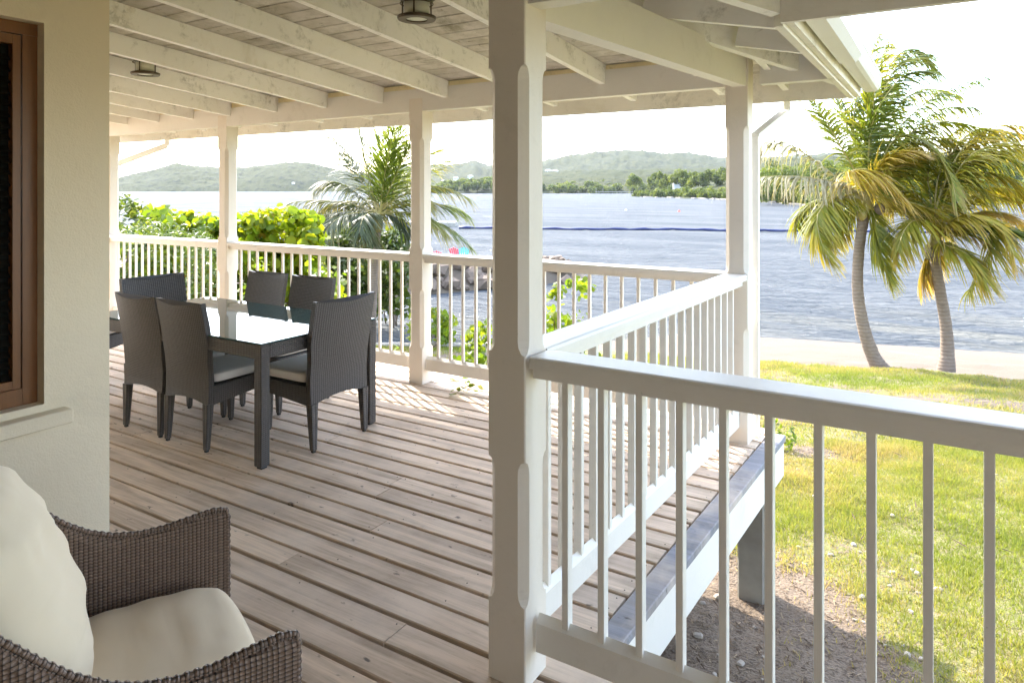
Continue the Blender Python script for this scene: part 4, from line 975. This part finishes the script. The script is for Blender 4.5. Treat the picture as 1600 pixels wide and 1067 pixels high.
# ------------------------------------------------------------------ palms
WIND = RIGHT * 0.8 + FWD * (-.1)
def bez(a, b, c, t): return (1 - t) ** 2 * a + 2 * t * (1 - t) * b + t * t * c
def curve_pt(P, t):
    m = len(P) - 1; u = min(max(t, 0), .99999) * m; i = int(u); u -= i; a = P[max(i - 1, 0)]; b_ = P[i]; c_ = P[i + 1]; d_ = P[min(i + 2, m)]
    q = .5 * (2 * b_ + (c_ - a) * u + (2 * a - 5 * b_ + 4 * c_ - d_) * u * u + (3 * b_ - a - 3 * c_ + d_) * u ** 3); return q
def frond(parent, base, ctrl, tip, ll, mat, n=46, droop=.55, org=None, split=.5, rachis=.02, wind=1.0, bias=0.0, path=None):
    base, ctrl, tip = (np.array(q, float) for q in (base, ctrl, tip)); PP = [bez(base, ctrl, tip, k / 6) for k in range(7)] if path is None else [np.array(q, float) for q in path]; L = np.linalg.norm(ctrl - base) + np.linalg.norm(tip - ctrl)
    org = np.zeros(3) if org is None else org
    VV = []; FF_ = []; RN = []; tone = random.random() * .55
    for s_ in (-1, 1):
        for k in range(n):
            t_ = .12 + .87 * (k + random.uniform(-.3, .3)) / n
            if random.random() < .10: continue
            P = curve_pt(PP, t_); T = curve_pt(PP, min(t_ + .02, 1)) - curve_pt(PP, t_ - .02); T /= np.linalg.norm(T)
            side = np.cross(T, np.array([0, 0, 1.])); nn = np.linalg.norm(side); side = side / nn if nn > .15 else np.cross(T, FWD) / max(.2, np.linalg.norm(np.cross(T, FWD)))
            N = np.cross(side, T)
            l = ll * (0.42 + .78 * sin(pi * min(1, t_ * .93) ** .9)) * random.uniform(.7, 1.15)
            fwd_ = .45 + .75 * t_; d = side * s_ * .66 + T * fwd_ * 1.1 + N * (.04 + bias) + np.random.normal(size=3) * .13 + WIND * wind * .22; d /= np.linalg.norm(d)
            w = .013 + .010 * (1 - abs(2 * t_ - 1)); dr = droop * random.uniform(.6, 1.5)
            pts = [P]; seg = 4; dd = d.copy()
            for q in range(seg):
                dd = dd + np.array([0, 0, -1.]) * dr * .32 + WIND * wind * .16; dd /= np.linalg.norm(dd); pts.append(pts[-1] + dd * l / seg)
            wd = np.cross(d, N + np.random.normal(size=3) * .35); wd /= np.linalg.norm(wd) + 1e-9
            o = len(VV); ws = [w * .6, w, w * .8, w * .5, .003]
            for p, ww in zip(pts, ws): VV += [p - wd * ww, p + wd * ww]
            for q in range(seg): FF_.append((o + 2 * q, o + 2 * q + 1, o + 2 * q + 3, o + 2 * q + 2)); RN.append(min(1, tone + random.random() * .35 + (.12 * q if t_ > .6 else .05 * q)))
    o = np_mesh('frond', np.array(VV) - org, FF_, mat, parent, [('rnd', 'FACE', RN)])
    b = MB(); m = 12; b.tube([curve_pt(PP, k / m) - org for k in range(m + 1)], [rachis * (1.25 - 1.1 * k / m) for k in range(m + 1)], 5); b.build('rachis', M['rachis'], o)
    return o
def trunk(parent, pts, rads, org):
    P = [np.array(p) for p in pts]; den = []; rd = []
    for i in range(len(P) - 1):
        for k in range(14):
            u = k / 14; p0 = P[max(i - 1, 0)]; p3 = P[min(i + 2, len(P) - 1)]
            q = .5 * (2 * P[i] + (P[i + 1] - p0) * u + (2 * p0 - 5 * P[i] + 4 * P[i + 1] - p3) * u * u + (3 * P[i] - p0 - 3 * P[i + 1] + p3) * u ** 3)
            den.append(q - org); rr_ = rads[i] + (rads[i + 1] - rads[i]) * u; rd.append(rr_ * (1 + random.uniform(-.03, .035)))
    den.append(P[-1] - org); rd.append(rads[-1]); b = MB(); b.tube(den, rd, 16); return b.build('trunk', M['bark'], parent, True)
def nuts(parent, c, n, org):
    for k in range(n):
        bm = bmesh.new(); bmesh.ops.create_icosphere(bm, subdivisions=2, radius=.11)
        me = bpy.data.meshes.new('coconut'); bm.to_mesh(me); bm.free(); me.materials.append(M['rachis'] if k % 2 else M['bark']); me.polygons.foreach_set('use_smooth', [True] * len(me.polygons)); o = link('coconut', me, parent)
        a = k * 2.1; o.location = tuple(np.array(c) - org + np.array([.22 * cos(a), .22 * sin(a), -.2 - .06 * (k % 3)])); o.scale = (1, 1, 1.25)
def palm(label, tpts, rads, fh, fronds, hub, ll, mats, nn=46, rnd_f=8, rl=3.0, nutn=5, wind=1.0, longf=(), group='coconut palms by the shore'):
    org = np.array(tpts[0]); e = empty('coconut_palm', org); tag(e, label, 'palm tree', group)
    trunk(e, tpts, rads, org); H_ = np.array(hub)
    # fibrous crown base
    b = MB(); top = np.array(tpts[-1]); b.tube([top - org - np.array([0, 0, .15]), top - org + (H_ - top) * .5, H_ - org + np.array([0, 0, .1])], [rads[-1] * 1.1, rads[-1] * 1.3, rads[-1] * .7], 10); b.build('crown_base', M['rachis'], e, True)
    for cx, cy, tx, ty, df, mk, dr in fronds:
        f0 = fh; a = H_ + np.array([random.uniform(-.08, .08), random.uniform(-.08, .08), random.uniform(-.05, .12)])
        frond(e, a, at(cx, cy, f0 + df * .4), at(tx, ty, f0 + df), ll, M[mk], nn, dr, org, wind=wind)
    for pth, df, mk, dr in longf:
        a = H_ + np.array([random.uniform(-.08, .08), random.uniform(-.08, .08), random.uniform(-.05, .1)]); m_ = len(pth)
        pp = [a] + [at(x, y, fh + df * (i + 1) / m_) for i, (x, y) in enumerate(pth)]
        frond(e, pp[0], pp[len(pp) // 2], pp[-1], ll, M[mk], nn, dr, org, wind=wind, path=pp)
    for k in range(rnd_f):
        az = k * 2.4 + random.random(); el = random.uniform(.1, 1.2); d = np.array([cos(az) * cos(el), sin(az) * cos(el), sin(el)]); l = rl * random.uniform(.8, 1.05)
        c = H_ + d * l * .6; tp = H_ + d * l * .85 + WIND * wind * .55 + np.array([0, 0, -l * .38 * cos(el) - .1])
        frond(e, H_, c, tp, ll, M[random.choice(mats)], nn, .6, org, wind=wind)
    nuts(e, H_, nutn, org)
    return e
random.seed(21); np.random.seed(21)
G = 'frond_g'; Y = 'frond_y'; D_ = 'frond_d'; S_ = 'frond_s'
z1 = 15.0
palm('taller coconut palm on the grass edge, its curved trunk leaning left of the other palm',
     [at(1388, 592, z1), at(1366, 560, z1), at(1349, 510, z1), at(1340, 450, z1), at(1343, 385, z1), at(1352, 328, z1)], [.24, .15, .125, .112, .105, .11], z1,
     [],
     at(1356, 312, z1), .72, [G, G, Y], 96, 5, 2.6, 6, longf=[
      ([(1306, 276), (1245, 232), (1206, 219), (1182, 232)], .5, S_, 1.3), ([(1323, 290), (1285, 281), (1239, 275), (1172, 277)], -.3, S_, 1.6),
      ([(1333, 262), (1308, 220), (1288, 185), (1262, 150)], -.4, G, 1.0), ([(1345, 250), (1320, 190), (1305, 140), (1312, 95)], .8, G, .9),
      ([(1325, 308), (1298, 312), (1277, 338), (1282, 375), (1298, 408)], -1.1, Y, .6), ([(1366, 340), (1374, 385), (1388, 434)], -.6, Y, .8), ([(1338, 318), (1318, 335), (1308, 372)], .6, Y, .9),
      ([(1368, 240), (1376, 150), (1398, 92), (1430, 78), (1468, 116)], .5, G, 1.1), ([(1372, 262), (1400, 205), (1465, 148), (1546, 118)], .2, G, 1.2), ([(1376, 268), (1410, 222), (1466, 172), (1526, 168)], .9, G, 1.2),
      ([(1352, 240), (1350, 150), (1362, 88), (1376, 52)], 1.3, G, .8), ([(1360, 230), (1368, 130), (1385, 70)], -.3, G, .9), ([(1374, 262), (1402, 214), (1448, 222), (1482, 268), (1494, 312)], -1.5, G, 1.3),
      ([(1340, 285), (1330, 268), (1366, 268), (1412, 308)], -1.6, Y, 1.2), ([(1380, 308), (1440, 322), (1510, 358), (1600, 424)], -1.3, Y, 1.2), ([(1372, 290), (1420, 262), (1480, 268), (1540, 318)], .6, Y, 1.3),
      ([(1372, 250), (1395, 180), (1440, 140), (1500, 150)], 1.4, G, 1.1), ([(1385, 270), (1420, 210), (1480, 190), (1550, 205)], -.7, Y, 1.1), ([(1360, 240), (1375, 160), (1405, 100), (1450, 85)], -.2, G, .9), ([(1380, 285), (1435, 245), (1500, 262), (1555, 322)], -1.0, G, 1.2), ([(1358, 220), (1372, 170), (1410, 120), (1450, 110)], -.9, G, 1.0), ([(1370, 270), (1410, 230), (1470, 215), (1530, 232)], -.2, G, 1.2),
      ([(1344, 260), (1332, 200), (1345, 150), (1380, 130)], .2, G, 1.0), ([(1372, 300), (1405, 300), (1450, 330), (1482, 372)], 1.2, Y, 1.2)])
z2 = 14.6
palm('shorter coconut palm on the sand at the far right, with golden drooping fronds',
     [at(1476, 600, z2), at(1480, 555, z2), at(1478, 510, z2), at(1470, 460, z2), at(1461, 408, z2), at(1461, 388, z2)], [.22, .135, .115, .105, .10, .11], z2,
     [],
     at(1462, 372, z2), .74, [G, Y, Y], 92, 4, 2.4, 5, longf=[
      ([(1462, 300), (1480, 245), (1534, 215), (1602, 210), (1660, 232)], .3, G, 1.3), ([(1475, 320), (1520, 272), (1580, 282), (1625, 340), (1645, 400)], -.8, Y, 1.2), ([(1482, 340), (1540, 300), (1600, 305), (1680, 350)], .9, Y, 1.2),
      ([(1490, 362), (1545, 345), (1548, 388), (1512, 458)], -1.0, Y, .9), ([(1480, 384), (1512, 398), (1540, 440)], -1.3, Y, 1.0), ([(1448, 350), (1428, 345), (1412, 362), (1402, 392)], -.5, Y, 1.0),
      ([(1455, 320), (1450, 270), (1470, 225), (1500, 200)], .8, Y, 1.0), ([(1470, 300), (1500, 260), (1550, 240), (1610, 262)], -.3, G, 1.2), ([(1485, 350), (1540, 330), (1600, 352), (1650, 405)], 1.2, Y, 1.1),
      ([(1450, 330), (1425, 300), (1395, 305), (1372, 335)], 1.0, Y, 1.1), ([(1478, 352), (1510, 335), (1560, 350), (1585, 400)], -1.6, Y, 1.2), ([(1480, 310), (1530, 250), (1600, 240), (1680, 270)], 1.5, G, 1.1), ([(1475, 290), (1510, 225), (1570, 195), (1650, 212)], -.4, Y, 1.0), ([(1468, 300), (1488, 240), (1525, 203), (1575, 205)], .5, Y, 1.0), ([(1490, 330), (1550, 292), (1615, 315), (1665, 372)], .2, Y, 1.1), ([(1480, 300), (1520, 240), (1590, 225), (1660, 262)], -1.2, Y, 1.2), ([(1456, 392), (1446, 410), (1440, 438)], .3, Y, .9)])
z3 = 21.0
palm('coconut palm behind the far railing, dull green fronds against the hazy bay',
     [at(580, 545, z3), at(580, 500, z3), at(584, 450, z3), at(586, 400, z3), at(590, 355, z3)], [.2, .15, .12, .11, .12], z3,
     [(548, 235, 516, 214, .2, D_, .7), (572, 260, 559, 196, 0, D_, .5), (592, 260, 604, 190, .3, G, .4), (610, 250, 632, 188, -.4, G, .4), (600, 255, 618, 200, -.9, G, .5), (530, 262, 494, 292, -.4, D_, .9),
      (530, 305, 452, 316, .3, D_, 1.0), (545, 322, 470, 345, -.4, D_, 1.0), (560, 345, 584, 385, -.8, D_, .7), (665, 262, 735, 312, -.3, G, .9), (680, 300, 733, 338, .4, G, .8), (670, 320, 735, 386, -.4, G, .6),
      (640, 250, 690, 232, .3, G, .5), (650, 270, 700, 250, 1.0, G, .6), (625, 330, 640, 375, -.6, D_, .6), (560, 270, 535, 240, 1.2, D_, .6), (630, 240, 655, 210, -1.2, G, .5), (545, 295, 500, 330, 1.1, D_, .9)],
     at(592, 338, z3), .85, [D_, D_, G], 70, 8, 2.7, 0, wind=.3)

# ------------------------------------------------------------------ shrubs
def bush(name, label, cat, base, blobs, dens, size, mat, sides=6, aspect=1.0, up=.35, stems=6, shell=.45, rndmix=.55, group='shrubs below the veranda'):
    base = np.array(base, float); e = empty(name, base); tag(e, label, cat, group)
    leaf_object('foliage', [(np.array(c) - base, r_) for c, r_ in blobs], dens, size, M[mat], e, sides, aspect, up, shell, rndmix, kind='stuff')
    for k in range(stems):
        c, r_ = blobs[k % len(blobs)]; c = np.array(c) - base; b = MB(); st = np.array([random.uniform(-.3, .3), random.uniform(-.3, .3), -.2]); m_ = (st + c) / 2 + np.array([random.uniform(-.2, .2), random.uniform(-.2, .2), .1])
        q_ = min(1, r_[0] / .4); b.tube([st * q_, m_, c], [.035 * q_, .022 * q_, .01 * q_], 6); b.build('stem', M['branch'], e)
    return e
random.seed(33); np.random.seed(33)
def pb(x, y, f, rx, rz, ry=None): return (at(x, y, f), (rx, ry or rx, rz))
def gpt(x, f): r = (x - 800) / F * f; return rf(r, f, float(ground_z(r, f)))
# sea grape hedge: clumps along the far railing
def clumps(x0, x1, top, f, n, rad, low=520):
    out = []
    for k in range(n):
        x = random.uniform(x0, x1); yt = np.interp(x, [p[0] for p in top], [p[1] for p in top]); y = random.uniform(yt + rad / f * F * .9, low); out.append(pb(x, y, f + random.uniform(-.7, .9), rad * random.uniform(.75, 1.15), rad * random.uniform(.7, 1)))
    for k in range(int(n * .5)):
        x = random.uniform(x0, x1); yt = np.interp(x, [p[0] for p in top], [p[1] for p in top]); out.append(pb(x, yt + rad / f * F * random.uniform(.45, .9), f + random.uniform(-.5, .6), rad * .62, rad * .55))
    return out
bush('sea_grape', 'large yellow-green sea grape bush rising over the far railing, left of the palm', 'shrub', gpt(450, 14), clumps(385, 505, [(385, 336), (420, 320), (450, 322), (480, 330), (505, 355)], 13.6, 30, .42, 470), 190, .155, 'seagrape', 7, .92, .3, 9)
bush('sea_grape', 'sea grape bush with orange leaves between the third and fourth posts', 'shrub', gpt(290, 14), clumps(215, 380, [(210, 325), (260, 322), (300, 335), (345, 335), (385, 330)], 13.8, 36, .42, 480), 180, .15, 'seagrape', 7, .92, .3, 9)
bush('pitch_apple', 'dark green leafy bush top beside the cream wall, highest of the shrubs', 'shrub', gpt(190, 12.6), clumps(165, 225, [(165, 292), (190, 298), (215, 308), (230, 330)], 12.6, 16, .34, 480), 170, .12, 'shrub', 6, .6, .5, 7)
bush('oleander', 'fine-leaved pale green bush in front of the sea grapes near the wall', 'shrub', gpt(255, 11), clumps(178, 335, [(178, 345), (240, 338), (300, 352), (335, 362)], 11.2, 34, .36, 560), 420, .11, 'oleander', 4, .18, .5, 9)
bush('shrub', 'yellow-leaved low bush seen through the balusters behind the dining chairs', 'shrub', gpt(420, 9.6), clumps(330, 540, [(330, 395), (400, 400), (470, 395), (540, 425)], 9.8, 20, .26, 600), 170, .075, 'bright', 6, .8, .5, 10, .3)
bush('shrub', 'olive shrub behind the palm trunk to its left, above the railing', 'shrub', gpt(530, 24), clumps(500, 575, [(500, 360), (530, 346), (575, 352)], 24, 26, .75, 430), 60, .17, 'shrub', 5, .7, .4, 6)
bush('shrub', 'olive shrub behind the palm trunk to its right, beside the second post', 'shrub', gpt(615, 24), clumps(590, 645, [(590, 352), (615, 352), (645, 375)], 24, 22, .7, 430), 60, .17, 'shrub', 5, .7, .4, 6)
bush('shrub', 'dark shaded thicket behind the balusters left of the second post', 'shrub', gpt(560, 22), clumps(480, 640, [(480, 400), (640, 400)], 22.5, 30, .7, 478), 60, .18, 'shrub', 5, .7, .4, 6)
bush('shrub', 'bright green bush standing close behind the railing, just right of the near post', 'shrub', gpt(865, 8.6), clumps(838, 925, [(830, 455), (865, 445), (905, 425), (930, 440)], 8.6, 24, .16, 600), 420, .075, 'bright', 6, .85, .45, 8, .3)
bush('shrub', 'bright green bush left of the near post, low by the lawn edge', 'shrub', gpt(750, 9.5), clumps(725, 765, [(725, 520), (750, 500), (765, 500)], 9.5, 14, .16, 600), 380, .075, 'bright', 6, .85, .45, 5, .3)
bush('shrub', 'small leafy green bush at the lawn edge by the inlet rocks', 'shrub', gpt(675, 17.6), clumps(645, 705, [(645, 480), (675, 475), (705, 490)], 17.8, 14, .3, 530), 150, .12, 'bright', 6, .8, .4, 5, .3)
bush('weed', 'small yellow-green weed beside the right corner of the deck', 'plant', gpt(1222, 8.0), [pb(1220, 692, 8.0, .13, .16), pb(1206, 668, 8.1, .1, .16), pb(1234, 682, 8.0, .1, .12)], 900, .06, 'bright', 5, .5, .6, 1, .2)
bush('weed', 'broad-leaved weed standing in the lawn beyond the far railing, left one', 'plant', gpt(620, 9.5), [pb(622, 560, 9.5, .2, .25), pb(608, 585, 9.2, .2, .2), pb(632, 590, 9, .16, .15)], 260, .07, 'bright', 5, .6, .5, 5, .2)
bush('weed', 'broad-leaved weed standing in the lawn beyond the far railing, right one', 'plant', gpt(735, 7.6), [pb(738, 575, 7.6, .16, .2), pb(752, 590, 7.4, .14, .14), pb(700, 590, 7.7, .12, .1)], 300, .06, 'bright', 5, .6, .5, 5, .2)
# leafy vine creeping over the deck edge
e = empty('creeping_vine', (-3.3, 4.72, 0)); tag(e, 'thin leafy vine creeping over the sunny deck edge right of the second post', 'vine')
path = [(-.25, .16, -.1), (-.12, .10, .03), (.0, .02, .05), (.12, .0, .03), (.26, .04, .06), (.38, -.02, .03), (.5, .03, .05)]
b = MB(); b.tube(path, .004, 5); b.build('stem', M['rachis'], e)
b = MB(); b.tube([(.0, .02, .05), (-.04, -.1, .02), (-.02, -.2, .02)], .003, 5); b.build('stem', M['rachis'], e)
for k in range(34):
    p = np.array(path[k % 7]) + np.random.normal(size=3) * [.05, .05, .02] if k < 24 else np.array([-.03, -.12, .03]) + np.random.normal(size=3) * [.03, .06, .012]
    p[2] = max(p[2], .012); Vv, Fc = disc_leaves(np.array([p]), np.array([[random.uniform(-.5, .5), random.uniform(-.5, .5), 1.]]), .05, 6, .1, .75)
    np_mesh('leaf', Vv, Fc, M['bright'], e, [('rnd', 'FACE', [random.random()])])

# ------------------------------------------------------------------ grass, stones, litter
def blades(n, rlo, rhi, flo, fhi, h, w, seed, clump=0):
    rg = np.random.RandomState(seed); f = np.sqrt(flo ** 2 + (fhi ** 2 - flo ** 2) * rg.rand(n)); r = rg.rand(n) * (rhi - rlo) + rlo
    r = r * 1.0
    x = RIGHT[0] * r + FWD[0] * f; y = RIGHT[1] * r + FWD[1] * f
    dm = dirt_mask(x, y, r, f) + (fbm(r, f, 5, 3, 2) - .5) * .9
    strip_ = np.exp(-((f - (12.0 - .62 * (r - 5.1))) / .34) ** 2) * (r > 4.3) * (r < 10)
    ok = (f < lawn_edge(r) - .05 + (fbm(r, f, 2, 2, 5) - .5) * .9) & ~((y < 4.98) & (x < -.85)) & ~((y < 2.35) & (x < 5.7)) & (rg.rand(n) > np.clip(dm * 1.5 - .15, 0, .97)) & (rg.rand(n) > strip_ * .9)
    r, f, x, y, dm = (q[ok] for q in (r, f, x, y, dm)); n = len(r); z = ground_z(r, f) + 0.12 * np.exp(-(((r - 4.1) / .9) ** 2 + ((f - 9.6) / .4) ** 2)) - .008
    az = rg.rand(n) * 2 * pi; hh = h * (.45 + .8 * rg.rand(n)) * np.clip(.35 + 1.5 * fbm(r, f, 2.6, 3, 8), .3, 2); lean = rg.rand(n) * 1.1
    P = np.stack([x, y, z], -1); wv_ = np.stack([np.cos(az), np.sin(az), np.zeros(n)], -1) * (w * (.7 + .6 * rg.rand(n)))[:, None]
    la = rg.rand(n) * 2 * pi; tp = np.stack([np.cos(la) * lean, np.sin(la) * lean, np.ones(n)], -1) * hh[:, None]
    Vv = np.stack([P - wv_, P + wv_, P + tp], 1).reshape(-1, 3)
    tone = np.clip(fbm(r, f, .7, 4, 12) * 1.15 - .22 + .45 * rg.rand(n) + dm * .35, 0, 1)
    return Vv, tone
parts = [blades(330000, -.5, 8.0, 3.2, 8.5, .050, .0042, 1), blades(230000, -2, 14, 8.5, 16.5, .055, .008, 2), blades(120000, -8, -1, 4, 18.5, .06, .010, 3)]
Vg = np.concatenate([p[0] for p in parts]); tg = np.concatenate([p[1] for p in parts])
tag(np_mesh('lawn_grass', Vg, np.arange(len(Vg)).reshape(-1, 3), M['grass'], None, [('rnd', 'FACE', tg)]), kind='stuff')
# dead mulch and pebbles on the bare soil
rg = np.random.RandomState(5); n = 26000; r = rg.rand(n) * 7 - .5; f = 3.2 + rg.rand(n) * 7.5; x = RIGHT[0] * r + FWD[0] * f; y = RIGHT[1] * r + FWD[1] * f
ok = (dirt_mask(x, y, r, f) > .45 * rg.rand(n) + .25) & ~((y < 2.2) & (x < 5.6)); r, f, x, y = (q[ok] for q in (r, f, x, y)); n = len(r)
z = ground_z(r, f) + 0.12 * np.exp(-(((r - 4.1) / .9) ** 2 + ((f - 9.6) / .4) ** 2)) + .006; az = rg.rand(n) * 2 * pi; l = .008 + .020 * rg.rand(n); w = .0015 + .0025 * rg.rand(n)
d = np.stack([np.cos(az), np.sin(az), .35 * (rg.rand(n) - .3)], -1) * l[:, None]; q = np.stack([-np.sin(az), np.cos(az), np.zeros(n)], -1) * w[:, None]; P = np.stack([x, y, z], -1)
Vm = np.stack([P - d - q, P - d + q, P + d + q, P + d - q + [0, 0, .004]], 1).reshape(-1, 3)
M['mulch'] = mat_leaf('dry_mulch', [(0, (0.07, 0.045, 0.03)), (.5, (0.16, 0.11, 0.07)), (1, (0.34, 0.26, 0.17))], .1, .9)
tag(np_mesh('dry_litter', Vm, np.arange(len(Vm)).reshape(-1, 4), M['mulch'], None, [('rnd', 'FACE', rg.rand(n))]), kind='stuff')
random.seed(8)
mb = MB()
for k in range(420):
    r = random.uniform(0, 5); f = random.uniform(3.4, 8); p = rf(r, f); dm = float(dirt_mask(p[0], p[1], r, f))
    if dm < .3 and random.random() < .85 or (p[1] < 2.3): continue
    s_ = random.uniform(.006, .028) if random.random() < .985 else random.uniform(.03, .045); p[2] = float(ground_z(r, f)) + s_ * .2
    mb.box(-s_, s_, -s_ * .7, s_ * .7, -s_ * .5, s_ * .5, s_ * .35, Matrix.Translation(Vector(p)) @ Matrix.Rotation(random.random() * 3, 4, 'Z') @ Matrix.Rotation(random.uniform(-.3, .3), 4, 'X'))
tag(mb.build('pebbles', M['pale_stone']), kind='stuff')
for (x, y, s_, lb) in [(1195, 912, .05, 'pale stone at the foot of the concrete corner pier')]:
    f = 4.2
    for it in range(12):
        r = (x - 800) / F * f; f = (EYE - float(ground_z(r, f))) * F / (y - 295.8)
    r = (x - 800) / F * f; b = MB(); b.box(-s_, s_, -s_ * .55, s_ * .55, -.05, .012, .01); o = b.build('stone', M['pale_stone']); o.location = rf(r, f, float(ground_z(r, f))); o.rotation_euler = (.1, .05, random.random() * 3); tag(o, lb, 'stone')
mb = MB()
for k in range(150):
    r = random.uniform(1.5, 9); f = random.uniform(5, 14); p = rf(r, f); 
    if p[1] < 2.4 or f > float(lawn_edge(r)) - .2: continue
    p[2] = float(ground_z(r, f)) + .035; a = random.random() * 6.28; l = random.uniform(.05, .16); d = np.array([cos(a), sin(a), random.uniform(-.1, .25)]) * l; q = np.array([-sin(a), cos(a), 0]) * .006
    mb.add([p - d, p - d * .2 + q, p + d, p - d * .2 - q + [0, 0, .004]], [(0, 1, 2, 3)])
tag(mb.build('fallen_leaflets', M['mulch']), kind='stuff')
# low kerb of stones at the lawn edge by the inlet
for i, x in enumerate(np.linspace(600, 772, 15)):
    f = 18.1; r = (x - 800) / F * f; b = MB(); b.box(-.24, .24, -.1, .1, -.2, .07, .035); o = b.build('kerb_stone', M['pale_stone']); o.location = rf(r, f, float(ground_z(r, f)) + .02); o.rotation_euler = (random.uniform(-.05, .05), random.uniform(-.06, .06), YAW + random.uniform(-.2, .2))
    tag(o, 'pale edging stone in the row between lawn and inlet', 'stone', 'edging stones between lawn and inlet')

# ------------------------------------------------------------------ air
M_h = bpy.data.materials.new('sea_air'); M_h.use_nodes = True; hn = M_h.node_tree.nodes; hn.clear(); ho = hn.new('ShaderNodeOutputMaterial'); hv = hn.new('ShaderNodeVolumePrincipled')
hv.inputs['Color'].default_value = (0.86, 0.9, 0.97, 1); hv.inputs['Density'].default_value = 0.000045; hv.inputs['Anisotropy'].default_value = 0.0; M_h.node_tree.links.new(hv.outputs[0], ho.inputs['Volume'])
b = MB(); b.box(-3900, 3900, -3900, 3900, -5.2, 190); tag(b.build('haze', M_h), kind='stuff')
